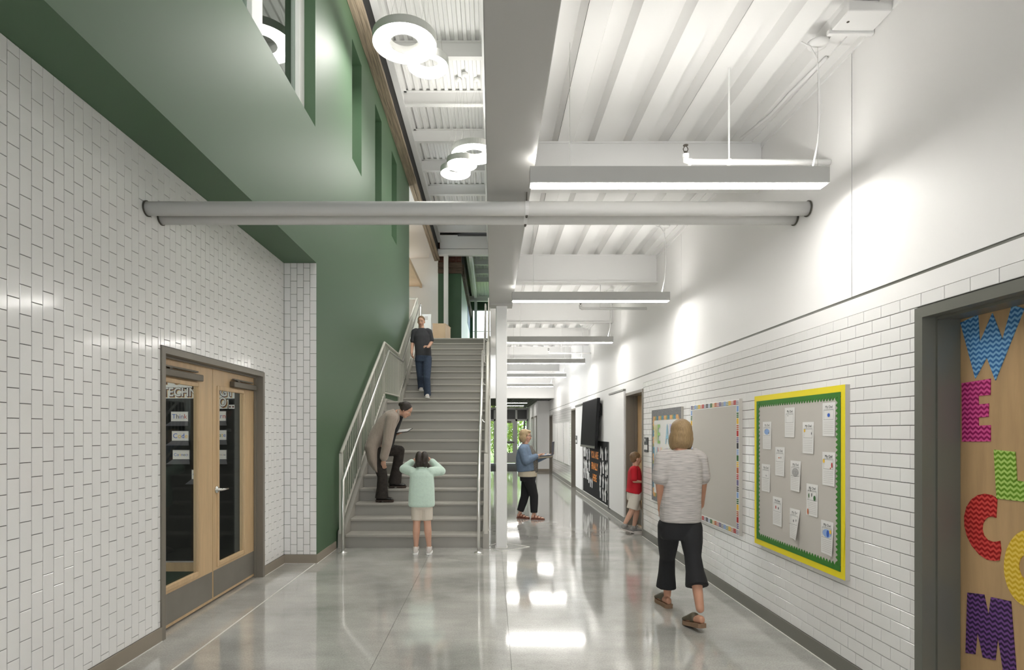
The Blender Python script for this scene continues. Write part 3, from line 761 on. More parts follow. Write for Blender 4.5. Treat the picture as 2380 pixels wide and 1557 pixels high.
o = ibeam(MB(), 'y', YB, 20.4, -1.835, ZUP, .42, .12).build('roof_edge_beam', 'steel_white', recalc=True); tag(o, 'long white steel edge beam beside the old timber above the green wall', 'beam')
o = ibeam(MB(), 'y', YB, 20.4, -.11, ZUP, .42, .13).build('roof_edge_beam', 'steel_white', recalc=True); tag(o, 'long white steel edge beam at the top of the stairwell on the girder side', 'beam')
# old timber on the green wall
tm = thing('timber_beam', 'weathered brown timber beam running along the top of the green wall', 'beam', (-1.96, 6, 7.71))
rng = random.Random(3)
def rough_beam(x0, x1, y0, y1, z0, z1, step=.28, amp=.012):
    rings = []; y = y0
    while y < y1 + step:
        yy = min(y, y1); j = lambda: rng.uniform(-amp, amp)
        rings.append([(x0, yy, z0 + j()), ((x0 + x1) / 2, yy, z0 + j() * .6), (x1 + j(), yy, z0 + j()), (x1 + j(), yy, (z0 + z1) / 2 + j()), (x1 + j(), yy, z1), (x0, yy, z1)]); y += step
    return MB().ring_loft(rings)
rough_beam(-2.065, -1.965, YB, 20.85, 7.71, 7.80, .28, .004).build('plank', 'timber', tm, recalc=True)
rough_beam(-1.96, -1.87, YB, 20.85, 7.725, 7.80, .28, .004).build('plank', 'timber', tm, recalc=True)
struct('trim_shade', bx(-2.07, -1.90, YB, 20.85, 7.80, ZUP + .05), 'shadow_gap')  # near-black strip paints in the shade of the gap above the timber
# ---- two round ducts crossing the hall
def duct(y, label):
    d = thing('round_duct', label, 'duct', (0, y, 3.137))
    MB().tube([(XL + .002, y, 3.137), (XR - .004, y, 3.137)], .049, 28).build('duct_pipe', 'duct_white', d, smooth=True)
    MB().tube([(XL + .002, y, 3.137), (XL + .010, y, 3.137)], .056, 28).build('wall_collar', 'dark_metal', d)
    MB().tube([(XR - .012, y, 3.137), (XR - .005, y, 3.137)], .056, 28).build('wall_collar', 'dark_metal', d)
    for x in (-.275, -.215, -.165): MB().tube([(x - .002, y, 3.137), (x + .002, y, 3.137)], .0505, 28).build('joint_band', 'duct_white', d)
    MB().tube([(.235, y, 3.137), (.262, y, 3.137)], .052, 28).build('hanger_band', 'steel_white', d)
    MB().tube([(.248, y - .012, 3.083), (.248, y + .012, 3.083)], .009, 10).build('hanger_bolt', 'dark_metal', d)
    MB().box(.244, .252, y - .012, y + .012, 3.186, 3.252).build('hanger_rod', 'dark_metal', d)
duct(4.112, 'nearer white round duct crossing below the girder'); duct(4.29, 'farther white round duct crossing below the girder')
# ---- linear pendant lamps
LY = [.38, 3.55, 6.73, 9.87, 12.85, 16.1, 19.5]
def lamp_lin(y, label):
    x0, x1, z0, z1 = .235, 2.075, 3.075, 3.183
    L_ = thing('linear_pendant_light', label, 'light', ((x0 + x1) / 2, y, z0), 'linear lights of the corridor')
    hs = MB().box(x0, x1, y, y + .09, z0 + .006, z1)
    hs.build('housing', 'lamp_housing', L_, bevel=.002)
    MB().box(x0 + .012, x1 - .012, y + .006, y + .084, z0, z0 + .0065).build('diffuser', 'lamp_down', L_)
    MB().box(x0 + .03, x1 - .03, y + .015, y + .075, z1, z1 + .002).build('uplight_lens', 'lamp_up', L_)
    for x in (x0 + .25, x1 - .05): MB().tube([(x, y + .045, z1), (x, y + .045, ZDECK)], .0015, 4).build('suspension_wire', 'chrome', L_)
    MB().lathe([(.02, -.03), (.05, -.028), (.062, -.008), (.062, 0)], (x1 - .05, y + .045, ZDECK), 20).build('ceiling_canopy', 'deck_white', L_, smooth=True)
    pts = [(x1 - .16, y + .03, ZDECK - .008), (x1 - .10, y + .04, ZDECK - .03), (x1 - .055, y + .045, ZDECK - .10), (x1 - .04, y + .045, ZDECK - .25), (x1 - .035, y + .045, ZDECK - .42), (x1 - .05, y + .045, z1 + .16), (x1 - .085, y + .045, z1)]
    MB().tube(pts, .005, 6).build('power_cord', 'deck_white', L_, smooth=True)
for k, y in enumerate(LY):
    lamp_lin(y, ['linear pendant light just behind the camera', 'nearest and largest white linear pendant light, in front of the round ducts', 'second white linear pendant light, just beyond the white column top',
                 'third white linear pendant light along the corridor', 'fourth white linear pendant light along the corridor', 'fifth white linear pendant light along the corridor', 'farthest white linear pendant light, by the white bulkhead'][k])
# ---- sprinkler lines
def sprinkler(y, label):
    s_ = thing('sprinkler_pipe', label, 'pipe', (1.8, y, 3.33)); z = 3.345; xe = 1.29
    MB().tube([(XR - .006, y, z - .004), (xe + .02, y, z), (xe, y, z + .008), (xe - .002, y, z + .03)], .019, 12).build('branch_pipe', 'deck_white', s_, smooth=True)
    MB().tube([(xe + .035, y, z), (xe + .012, y, z)], .024, 12).build('elbow_collar', 'deck_white', s_)
    MB().tube([(xe - .002, y, z + .028), (xe - .002, y, z + .05)], .022, 12).build('elbow_collar', 'deck_white', s_)
    h = MB().tube([(xe - .002, y, z + .05), (xe - .002, y, z + .07)], .008, 8)
    for sx in (-1, 1): h.tube([(xe - .002 + sx * .008, y, z + .062), (xe - .002 + sx * .016, y, z + .085), (xe - .002 + sx * .004, y, z + .108)], .003, 6)
    h.lathe([(.017, 0), (.017, .003)], (xe - .002, y, z + .108), 14); h.build('sprinkler_head', 'dark_metal', s_)
    MB().tube([(1.576, y, z + .02), (1.576, y, ZDECK + .02)], .006, 8).build('hanger_rod', 'deck_white', s_)
    MB().tube([(1.566, y, z), (1.586, y, z)], .023, 12).build('hanger_clamp', 'deck_white', s_)
sprinkler(3.845, 'white sprinkler pipe above the nearest linear light'); sprinkler(8.4, 'white sprinkler pipe under the second linear light'); sprinkler(13.15, 'white sprinkler pipe beyond the third linear light')
# ---- electrical boxes and conduits at the deck edge
def conduit(y0, y1, x, label):
    MBc = MB().tube([(x, y0, ZDECK - .016), (x - .03, y0 + .4, ZDECK - .016), (x - .035, y1 - .35, ZDECK - .016), (x - .11, y1, ZDECK - .016)], .0125, 8)
    tag(MBc.build('conduit', 'deck_white', smooth=True), label, 'conduit', 'conduits along the deck edge')
conduit(3.72, 4.74, 2.15, 'white conduit on the deck behind the nearest lamp canopy')
conduit(5.0, 6.7, 2.10, 'white conduit on the deck in the second ceiling bay')
jb = thing('junction_box', 'white junction box at the deck edge in the top right corner', 'box', (2.13, 3.32, ZDECK - .1))
MB().box(2.0, 2.245, 3.24, 3.42, ZDECK - .06, ZDECK - .002).build('cover', 'deck_white', jb, bevel=.004)
MB().box(1.985, 2.25, 3.405, 3.43, ZDECK - .075, ZDECK - .05).build('strap', 'deck_white', jb)
MB().tube([(2.05, 3.33, ZDECK - .062), (2.05, 3.33, ZDECK - .06)], .008, 8).build('screw', 'dark_metal', jb)
# ---- ring pendants
def ring_lamp(p, D, label):
    x, y, z = p; R = D / 2; r = R * (.46 if D > .7 else .60); H = .115
    L_ = thing('ring_pendant_light', label, 'light', p, 'ring lights of the stairwell')
    n = 56
    hs = MB(); c = lambda rad, zz: [(x + rad * math.cos(2 * math.pi * k / n), y + rad * math.sin(2 * math.pi * k / n), z + zz) for k in range(n)]
    hs.ring_loft([c(R - .008, .004), c(R, 0), c(R, H), c(r, H), c(r, 0), c(r + .008, .004)], cap=False)
    hs.build('housing', 'duct_white', L_, recalc=True)
    up = MB(); up.ring_loft([c(R - .03, H + .001), c(r + .03, H + .001)], cap=False); up.build('uplight_lens', 'lamp_ring_up', L_)  # upward glow added to the rings to brighten the roof deck
    dm = MB(); dm.ring_loft([c(R - .008, .004), c(r + .008, .004)], cap=False)
    dm.build('diffuser', 'lamp_ring', L_)
    cp = (x + .05, y + .12)
    for a in (.5, 2.6, 4.7):
        MB().tube([(x + (R - .05) * math.cos(a), y + (R - .05) * math.sin(a), z + H), (cp[0], cp[1], ZUP - .06)], .0015, 4).build('suspension_wire', 'chrome', L_)
    MB().lathe([(.03, -.065), (.06, -.06), (.065, -.02), (.05, 0)], (cp[0], cp[1], ZUP), 20).build('ceiling_canopy', 'deck_white', L_, smooth=True)
ring_lamp((-1.235, 8.2, 7.04), .90, 'largest and nearest white ring pendant light by the timber beam')
ring_lamp((-.93, 8.42, 6.86), .60, 'smaller ring pendant light partly behind the largest ring')
ring_lamp((-.35, 11.5, 7.06), .90, 'large ring pendant light touching the girder edge')
ring_lamp((-.585, 11.33, 6.77), .60, 'middle ring pendant light of the far cluster of three')
ring_lamp((-.72, 11.5, 6.68), .60, 'lowest ring pendant light of the far cluster of three')
ring_lamp((-1.1, 4.9, 7.05), .90, 'large ring pendant light above the camera view, over the hall')
# ================================================================== boards and signs on the right wall
XB = XR - .028
def board(y0, y1, z0, z1, label, face='felt'):
    b = thing('bulletin_board', label, 'board', (XR, (y0 + y1) / 2, z0), 'bulletin boards on the tiled wall')
    MB().box(XB, XR, y0, y1, z0, z1).build('panel', face, b, bevel=.002)
    MB().box(XB - .0008, XR - .001, y0 - .004, y0, z0, z1).build('edge_trim', 'board_edge', b)
    return b
# board with yellow and scalloped green border
y0, y1, z0, z1 = 3.64, 4.895, .615, 1.85
b3 = board(y0, y1, z0, z1, 'grey felt bulletin board with yellow and scalloped green border')
def strip_frame(b, name, m, i0, w, x):
    for a, c, e, f_ in ((y0 + i0, y1 - i0, z1 - i0 - w, z1 - i0), (y0 + i0, y1 - i0, z0 + i0, z0 + i0 + w), (y0 + i0, y0 + i0 + w, z0 + i0 + w, z1 - i0 - w), (y1 - i0 - w, y1 - i0, z0 + i0 + w, z1 - i0 - w)):
        MB().box(x, XB, a, c, e, f_).build(name, m, b)
def scallop(b, m, i0, w, amp, pitch, x):
    def wave(L, n0): 
        n = max(3, round(L / pitch)); return [(L * (k + t) / n, amp * (.5 - .5 * math.cos(2 * math.pi * t))) for k in range(n) for t in (0, .17, .33, .5, .67, .83)] + [(L, 0)]
    for side in range(4):
        L = (y1 - y0 if side < 2 else z1 - z0) - 2 * i0
        pr = wave(L, 0)
        for (s0, a0), (s1, a1) in zip(pr[:-1], pr[1:]): pass
        inner = [(s_, w + a_) for s_, a_ in pr]; mb = MB()
        if side == 0: T = lambda s_, d_: (y0 + i0 + s_, z1 - i0 - d_)
        elif side == 1: T = lambda s_, d_: (y0 + i0 + s_, z0 + i0 + d_)
        elif side == 2: T = lambda s_, d_: (y0 + i0 + d_, z0 + i0 + s_)
        else: T = lambda s_, d_: (y1 - i0 - d_, z0 + i0 + s_)
        q = [T(s_, 0) for s_, _ in inner]; r_ = [T(s_, d_) for s_, d_ in inner]; n = len(q)
        x_ = x - .0005 * side; vs = [(x_, *p) for p in q] + [(x_, *p) for p in r_] + [(x_ + .003, *p) for p in r_]
        mb.add(vs, [(i, i + 1, n + i + 1, n + i) for i in range(n - 1)] + [(n + i, n + i + 1, 2 * n + i + 1, 2 * n + i) for i in range(n - 1)])
        mb.build('scalloped_border', m, b)
strip_frame(b3, 'border_strip', 'yellow', 0, .044, XB - .0015)
scallop(b3, 'border_green', .044, .030, .022, .034, XB - .0035)
MB().prism([(y0 + .012, .985), (y0 + .034, .98), (y0 + .03, .93), (y0 + .014, .70), (y0 - .006, .96)], 'x', XB - .006, XB - .0045).build('peeling_strip', 'yellow', b3)
# worksheets
papers = [(1030, 262, 1100, 467), (1293, 228, 1382, 458), (876, 362, 938, 548), (1155, 365, 1232, 577), (963, 537, 1030, 735), (1290, 568, 1382, 807),
          (868, 655, 930, 845), (1070, 632, 1142, 842), (1180, 790, 1262, 1020), (945, 880, 1013, 1086), (1068, 960, 1134, 1183), (1282, 1043, 1370, 1290)]
plabel = ['top middle with a faint pencil drawing', 'top right corner with a blue apple drawing', 'upper left with a small framed pencil drawing', 'upper middle with a yellow sun and dark mark', 'centre left with a faint red sketch',
          'right side with yellow sun and red figure', 'left side with two tiny pencil marks', 'centre with a densely scribbled grey drawing', 'right of centre with green figures and an orange mark', 'lower left with a small red house drawing',
          'bottom middle, curling away', 'bottom right corner with a blue window drawing']
mat('crayon_blue', s2l(50, 96, 190), .7); mat('crayon_yellow', s2l(240, 196, 70), .7); mat('crayon_red', s2l(190, 50, 48), .7); mat('crayon_green', s2l(58, 110, 60), .7)
mat('crayon_orange', s2l(200, 110, 70), .7); mat('pencil', s2l(120, 118, 118), .8); mat('crayon_sky', s2l(150, 180, 226), .7); mat('rule', s2l(178, 174, 170), .8)
mat('scribble', s2l(90, 90, 90), .8, col2=s2l(225, 224, 222), vscale=300)
def blob(yc, zc, ry, rz, x, n=14): return [(yc + ry * math.cos(2 * math.pi * k / n), zc + rz * math.sin(2 * math.pi * k / n)) for k in range(n)]
for i, (a, b_, c, d_) in enumerate(papers):
    px0, px1 = 1480 + a / 2.994, 1480 + c / 2.994; Xp = XB - .002
    yl_, _ = on_x(px0, 1000, Xp); yr, _ = on_x(px1, 1000, Xp)                       # yl_ is the far edge
    slope = (1480 + (a + c) / 5.988 - VPX); ymid_ = (yl_ + yr) / 2
    zc = EYE - (860 + (b_ + d_) / 5.988 - VPY) * ymid_ / FOC; hh = .222 / 2; hw_ = .145 / 2
    o = thing('worksheet', 'worksheet on the felt board, ' + plabel[i], 'paper', (XB, ymid_, zc - hh), 'worksheets on the felt board')
    curl = .035 if i == 10 else (.012 if i in (11, 7) else .004)
    def xc(y, z):                                                                   # sheet curls away towards its lower near corner
        t = max(0, (zc + hh - z) / (2 * hh)); s_ = max(0, (ymid_ + hw_ - y) / (2 * hw_))
        return Xp - curl * t * s_ * s_
    def patch(poly, off):
        return MB().add([(xc(y, z) - off, y, z) for y, z in poly], [tuple(range(len(poly)))])
    nU, nV = 6, 6; vs = []; fs = []
    for q in range(nV + 1):
        for p in range(nU + 1):
            y = ymid_ + hw_ - 2 * hw_ * p / nU; z = zc - hh + 2 * hh * q / nV; vs.append((xc(y, z), y, z))
    for q in range(nV):
        for p in range(nU): k = q * (nU + 1) + p; fs.append((k, k + 1, k + nU + 2, k + nU + 1))
    sh = MB().add(vs, fs); sh.add([(x + .0006, y, z) for x, y, z in vs], [t[::-1] for t in fs])
    sh.build('sheet', 'paper', o)
    ti = text_mb('My Owl', .026, (xc(ymid_, zc + .08) - .001, ymid_ + .040, zc + .074), (0, -1, 0), (0, 0, 1), .0002); ti.build('title', 'ink', o)
    for k in range(7):
        z = zc - .018 - k * .0125; y_a, y_b = ymid_ + .058, ymid_ - .058
        MB().add([(xc(y_a, z) - .0012, y_a, z), (xc(y_b, z) - .0012, y_b, z), (xc(y_b, z) - .0012, y_b, z + .0014), (xc(y_a, z) - .0012, y_a, z + .0014)], [(0, 1, 2, 3)]).build('ruled_line', 'rule', o)
    z = zc + .066
    MB().add([(xc(ymid_, z) - .0012, ymid_ + .055, z), (xc(ymid_, z) - .0012, ymid_ - .055, z), (xc(ymid_, z) - .0012, ymid_ - .055, z + .0016), (xc(ymid_, z) - .0012, ymid_ + .055, z + .0016)], [(0, 1, 2, 3)]).build('ruled_line', 'pencil', o)
    fr = MB(); fy0, fy1, fz0, fz1 = ymid_ - .056, ymid_ + .056, zc - .002, zc + .06
    for (p, q, r_, t) in ((fy0, fy1, fz0, fz0 + .0016), (fy0, fy1, fz1, fz1 + .0016), (fy0, fy0 + .0016, fz0, fz1), (fy1 - .0016, fy1, fz0, fz1)):
        fr.add([(xc(p, r_) - .0012, q, r_), (xc(p, r_) - .0012, p, r_), (xc(p, t) - .0012, p, t), (xc(p, t) - .0012, q, t)], [(0, 1, 2, 3)])
    fr.build('picture_box', 'pencil', o)
    dr = {1: [('crayon_blue', 0, .028, .015, .013)], 3: [('crayon_yellow', .045, .05, .010, .012), ('ink', -.046, .03, .004, .010)], 4: [('crayon_orange', .01, .028, .014, .004), ('pencil', -.02, .03, .005, .008)],
          5: [('crayon_yellow', .054, .05, .012, .014), ('crayon_red', -.040, .026, .008, .018), ('crayon_orange', -.025, .005, .006, .006)], 8: [('crayon_green', .04, .028, .006, .016), ('pencil', .004, .036, .006, .014), ('crayon_green', -.034, .016, .014, .018), ('crayon_orange', .05, -.085, .010, .022)],
          9: [('crayon_red', .022, .03, .007, .014), ('pencil', -.02, .026, .008, .010)], 11: [('crayon_sky', .0, .028, .052, .028), ('crayon_blue', -.012, .028, .016, .024), ('crayon_yellow', -.042, .044, .012, .014)],
          7: [('scribble', 0, .026, .050, .032)], 0: [('pencil', .025, .05, .010, .002)], 2: [('crayon_sky', 0, .03, .044, .024), ('pencil', .03, .045, .004, .005), ('pencil', -.03, .02, .005, .006)], 6: [('pencil', -.004, .02, .003, .007), ('pencil', -.018, .018, .003, .006)], 10: [('pencil', .014, .022, .008, .010), ('pencil', -.03, .03, .006, .010)]}
    for n_, (m_, dy, dz, ry, rz) in enumerate(dr.get(i, [])): patch(blob(ymid_ + dy, zc + dz, ry, rz, 0), .0014 + .0004 * n_).build('drawing', m_, o)
# whiteboard-like board with the pencil border
y0, y1, z0, z1 = 5.20, 6.47, .615, 1.85
b2_ = board(y0, y1, z0, z1, 'plain grey board with striped multicolour pencil border')
strip_frame(b2_, 'border_strip', 'paper', 0, .062, XB - .0015)
cols = ['crayon_red', 'crayon_orange', 'crayon_yellow', 'crayon_green', 'crayon_sky', 'crayon_blue', 'ink']
mat('crayon_violet', s2l(120, 112, 150), .7)
seq = ['crayon_violet', 'crayon_red', 'crayon_orange', 'crayon_yellow', 'crayon_green', 'crayon_sky', 'ink']
def pencil_row(horizontal, fixed0, fixed1, s0, s1, n):
    for k in range(n):
        a = s0 + (s1 - s0) * k / n; b_ = s0 + (s1 - s0) * (k + .92) / n; m_ = seq[k % 7]; mb = MB()
        for q in range(3):
            f0 = fixed0 + (fixed1 - fixed0) * (q + .12) / 3; f1 = fixed0 + (fixed1 - fixed0) * (q + .88) / 3
            if k % 2:                     # bars along the strip, else short dashes across it
                mb.box(XB - .003, XB - .0015, *( (a, b_) if horizontal else (f0, f1)), *((f0, f1) if horizontal else (a, b_)))
            else:
                t0 = a + (b_ - a) * (q + .1) / 3; t1 = a + (b_ - a) * (q + .75) / 3
                mb.box(XB - .003, XB - .0015, *((t0, t1) if horizontal else (fixed0, fixed1)), *((fixed0, fixed1) if horizontal else (t0, t1))) if not horizontal else mb.box(XB - .003, XB - .0015, a, b_, f0, f1 - .006)
        mb.build('pencil_motif', m_, b2_)
pencil_row(True, z1 - .052, z1 - .010, y0 + .01, y1 - .01, 22); pencil_row(True, z0 + .010, z0 + .052, y0 + .01, y1 - .01, 22)
pencil_row(False, y0 + .010, y0 + .052, z0 + .06, z1 - .06, 20); pencil_row(False, y1 - .052, y1 - .010, z0 + .06, z1 - .06, 20)
# board with speckled grey border and pastel lettering
y0, y1, z0, z1 = 6.797, 8.04, .615, 1.85
mat('speckle', s2l(50, 50, 54), .8, col2=s2l(168, 168, 170), vscale=160)
b1 = board(y0, y1, z0, z1, 'bulletin board with speckled grey border and pastel lettering')
strip_frame(b1, 'border_strip', 'speckle', 0, .10, XB - .0015)
MB().box(XB - .001, XB, y0 + .1, y1 - .1, z0 + .1, z1 - .1).build('backing_sheet', 'paper', b1)
mat('leaf_orange', s2l(226, 176, 120), .7); mat('leaf_teal', s2l(96, 140, 160), .7); mat('leaf_moss', s2l(160, 160, 96), .7)
lm = ['leaf_orange', 'leaf_orange', 'leaf_teal', 'leaf_teal', 'leaf_moss']
def leaves(horizontal, f, s0, s1, n):
    for k in range(n):
        s_ = s0 + (s1 - s0) * (k + .5) / n; c_ = (s_, f) if horizontal else (f, s_)
        star = [(c_[0] + (.034 if q % 2 == 0 else .022) * math.cos(2 * math.pi * q / 12), c_[1] + (.034 if q % 2 == 0 else .022) * math.sin(2 * math.pi * q / 12)) for q in range(12)]
        MB().prism(star, 'x', XB - .0035 - .0003 * (k % 2), XB - .0015).build('paper_leaf', lm[k % 5], b1)
leaves(True, z1 - .115, y0 + .09, y1 - .08, 22); leaves(False, y1 - .085, z0 + .08, z1 - .13, 22); leaves(False, y0 + .085, z0 + .08, z1 - .13, 22); leaves(True, z0 + .085, y0 + .09, y1 - .08, 22)
for nm, c in (('pastel_yellow', (238, 226, 130)), ('pastel_green', (160, 205, 120)), ('pastel_blue', (160, 205, 226)), ('pastel_lilac', (200, 198, 232)), ('pastel_pink', (240, 184, 186)), ('pastel_cream', (240, 226, 170))): mat(nm, s2l(*c), .6)
def word(row, letters_, z, yst, adv, size):
    yy = yst
    for ch, m_ in letters_:
        if ch != ' ':
            t_ = text_mb(ch, size, (XB - .0045 - .0004 * len(b1.children) % .003, 0, z), (0, -1, 0), (0, 0, 1), .0006, bold=.004)
            ys_ = [v[1] for v in t_.v]; wd = min(.15, (max(ys_) - min(ys_)) * .75); sc_ = wd / (max(ys_) - min(ys_))
            t_.v = [(v[0], yy - (max(ys_) - v[1]) * sc_, v[2]) for v in t_.v]; t_.build('cut_letter', m_, b1)
        yy -= adv
word(0, [('W', 'pastel_yellow'), ('E', 'pastel_green'), (' ', ''), ('A', 'pastel_blue'), ('R', 'pastel_lilac'), ('E', 'pastel_pink')], 1.40, y1 - .13, .172, .36)
word(1, [('U', 'pastel_blue'), ('N', 'pastel_pink'), ('I', 'pastel_cream'), ('Q', 'pastel_lilac'), ('U', 'pastel_green'), ('E', 'pastel_yellow')], 1.10, y1 - .13, .172, .36)
# room sign beside the far door
def sign(yc, z0_, label, XR=XR):
    s_ = thing('room_sign', label, 'sign', (XR, yc, z0_))
    MB().box(XR - .010, XR, yc - .1, yc + .1, z0_, z0_ + .215).build('plate', 'black_plastic', s_, bevel=.003)
    MB().box(XR - .011, XR - .010, yc - .085, yc + .095, z0_ + .035, z0_ + .105).build('insert', 'paper', s_)
    text_mb('3A', .05, (XR - .0115, yc + .085, z0_ + .155), (0, -1, 0), (0, 0, 1), .0003, bold=.002).build('lettering', 'paper', s_) if False else None
    p = MB()
    for k in range(3): p.box(XR - .0116, XR - .010, yc + .015, yc + .085, z0_ + .158 + .014 * k, z0_ + .166 + .014 * k)
    p.build('raised_mark', 'paper', s_)
sign(8.42, 1.258, 'black room sign with white insert on the tiles beside the far wooden door')
sign(15.15, 1.24, 'small black room sign beyond the wall television', XR - .031)
# ---- white sliding panels, television and poster
tag(MB().box(XR - .035, XR - .002, 9.72, 10.93, .115, 2.24).build('sliding_panel', 'white_paint', bevel=.003), 'tall white sliding panel between the television and the far wooden door', 'panel')
tag(MB().box(XR - .045, XR - .002, 9.72, 10.93, 2.245, 2.275).build('panel_track', 'frame_grey'), 'grey track above the tall white sliding panel', 'track')
tag(MB().box(XR - .030, XR - .002, 14.22, 15.35, .115, 2.2).build('sliding_panel', 'white_paint', bevel=.003), 'white sliding panel on the far side of the black poster', 'panel')
tag(MB().box(XR - .045, XR - .002, 14.22, 15.35, 2.205, 2.25).build('panel_track', 'frame_grey'), 'grey track above the white panel beyond the television', 'track')
tv = thing('television', 'large black flat-screen television tilted forward on a wall arm above the poster', 'television', (2.2, 12.7, 1.2))
T = Matrix.Translation((2.15, 12.72, 1.73)) @ Matrix.Rotation(math.radians(3.0), 4, 'Y')
MB().box(-.03, .03, -.95, .95, -.52, .52, T).build('casing', 'black_plastic', tv, bevel=.006)
MB().box(-.032, -.03, -.93, .93, -.47, .50, T).build('screen', 'screen_black', tv)
MB().box(-.034, -.028, -.95, .95, -.52, -.485, T).build('speaker_bar', 'dark_metal', tv)
MB().box(.03, .065, -.6, .6, -.40, .36, T).build('back_cover', 'black_plastic', tv, bevel=.01)
MB().box(2.20, XR, 12.45, 13.0, 1.5, 2.0).build('wall_mount', 'black_plastic', tv)
MB().tube([(2.17, 11.80, 2.15), (2.23, 11.78, 2.12), (2.232, 11.78, 1.9), (2.18, 11.80, 1.86)], .012, 8).build('handle_loop', 'black_plastic', tv)
ps = thing('poster', 'black paper wall poster with white cut-out figures and orange lettering below the television', 'poster', (XR, 12.57, .1))
MB().box(XR - .008, XR - .001, 10.95, 14.2, .118, 1.36).build('paper_sheet', 'black_paper', ps)
MB().box(XR - .03, XR - .001, 10.95, 11.08, .09, 1.36).build('edge_post', 'black_plastic', ps)
MB().box(XR - .012, XR - .001, 11.08, 14.2, .105, .125).build('bottom_rail', 'caulk', ps)
rp = random.Random(11)
def figure(y, z, h):
    pts_l = [(-.05, 0), (.05, .02), (.045, .45), (.09, .62), (.07, .8), (.02, 1.0), (-.03, .82), (-.08, .66), (-.06, .42)]
    s_ = rp.uniform(.85, 1.15); le = rp.uniform(-.12, .12)
    MB().prism([(y + (a + le * b_) * h * 1.6 * s_, z + b_ * h) for a, b_ in [(a_ * 2.3, b2) for a_, b2 in pts_l]], 'x', XR - .0105, XR - .008).build('white_cutout', 'paper', ps)
    for q in range(2):
        a0 = y + rp.uniform(-.12, .12) * h; zz = z + rp.uniform(.3, .9) * h
        MB().prism([(a0, zz), (a0 + .05 * h, zz - .02), (a0 + .22 * h * rp.choice((-1, 1)), zz + .2 * h), (a0 + .02 * h, zz + .12 * h)], 'x', XR - .0105, XR - .008).build('white_cutout', 'paper', ps)
for y in (14.05, 13.85, 13.62, 13.4):
    for z in (.95, .66, .40): figure(y + rp.uniform(-.06, .06), z + rp.uniform(-.05, .05), .27)
for y in (12.95, 13.15): figure(y, .30, .22)
for y in (11.95, 11.68, 11.40, 11.2):
    for z in (.98, .70, .42, .2): figure(y + rp.uniform(-.05, .05), z + rp.uniform(-.04, .04), .25)
mat('orange_paper', s2l(232, 142, 40), .6)
for tx, z in (('YOU ARE', .98), ('FINALLY', .73), ('HERE', .48)):
    text_mb(tx, .21, (XR - .010, 12.62, z), (0, -1, 0), (0, 0, 1), .0006, bold=.006, align='CENTER').build('orange_lettering', 'orange_paper', ps)
# three whiteboards on the far tiles
for k, (a, b_) in enumerate(((16.75, 17.9), (18.2, 19.6), (19.85, 21.2))):
    w_ = thing('whiteboard', ['nearest', 'middle', 'farthest'][k] + ' of the three blank whiteboards on the far tiled wall', 'whiteboard', (XR, (a + b_) / 2, .58))
    MB().box(XR - .02, XR, a, b_, .58, 1.84).build('panel', 'white_paint', w_, bevel=.004)
    MB().box(XR - .022, XR - .018, a, b_, .575, .59).build('edge_trim', 'frame_grey', w_)
# ---- lettering in the room behind the glass doors
XW = 6.425
wp = thing('paper_backdrop', 'black paper covering the wall behind the glass doors', 'backdrop', (-3.4, XW, 0))
MB().box(-4.4, -2.76, XW - .004, XW, .12, 2.6).build('paper_sheet', 'black_paper', wp)
def at_wall(px, py): 
    p = at(px, py, XW); return p.x, p.z
mat('letter_brown', s2l(110, 60, 50), .6); mat('letter_gold', s2l(214, 176, 96), .6)
def banner(name, label, word_, px0, px1, py0, py1, font):
    xa, za = at_wall(px0, py1); xb, zb = at_wall(px1, py0)
    o = thing(name, label, 'banner', ((xa + xb) / 2, XW - .006, za))
    MB().box(xa, xb, XW - .008, XW - .005, za, zb).build('card', 'white_card', o)
    hgt = zb - za
    for dx, dz, m_, dep in ((.012, -.012, 'letter_gold', .001), (.007, -.007, 'letter_brown', .002), (0, 0, 'ink', .003), (0, 0, 'white_card', .0045)):
        t = text_mb(word_, font, (xa + .015 + dx, XW - .008, za + hgt * .26 + dz), (1, 0, 0), (0, 0, 1), dep, bold=.006 if m_ != 'white_card' else .002)
        # squeeze the word into its card
        xs_ = [v[0] for v in t.v]; s_ = (xb - xa - .04) / (max(xs_) - min(xs_)); 
        t.v = [(xa + .018 + dx + (v[0] - min(xs_)) * s_, v[1], v[2]) for v in t.v]
        t.build('letter_layer', m_, o)
banner('word_banner', 'white banner reading we use above the word technology', 'WE  USE', 345, 447, 862, 901, .145)
banner('word_banner', 'white banner with outlined capitals reading TECHNOLOGY', 'TECHNOLOGY', 374, 550, 905, 926, .135)
banner('word_banner', 'short white banner with outlined letters reading TO', 'TO', 492, 532, 929, 950, .145)
xa, za = at_wall(530, 950); o = thing('dot_strip', 'narrow white strip with three dots after the word TO', 'banner', (xa + .06, XW, za))
MB().box(xa, xa + .115, XW - .008, XW - .005, za, za + .045).build('card', 'white_card', o)
for k in range(3): MB().lathe([(.010, 0), (.010, .002)], (0, 0, 0), 12, Matrix.Translation((xa + .025 + k * .035, XW - .008, za + .022)) @ Matrix.Rotation(math.pi / 2, 4, 'X')).build('dot', 'letter_brown', o)
lc = ['crayon_blue', 'crayon_orange', 'crayon_yellow', 'crayon_violet', 'crayon_green', 'crayon_blue', 'crayon_red', 'crayon_yellow', 'ink', 'crayon_green', 'crayon_blue']
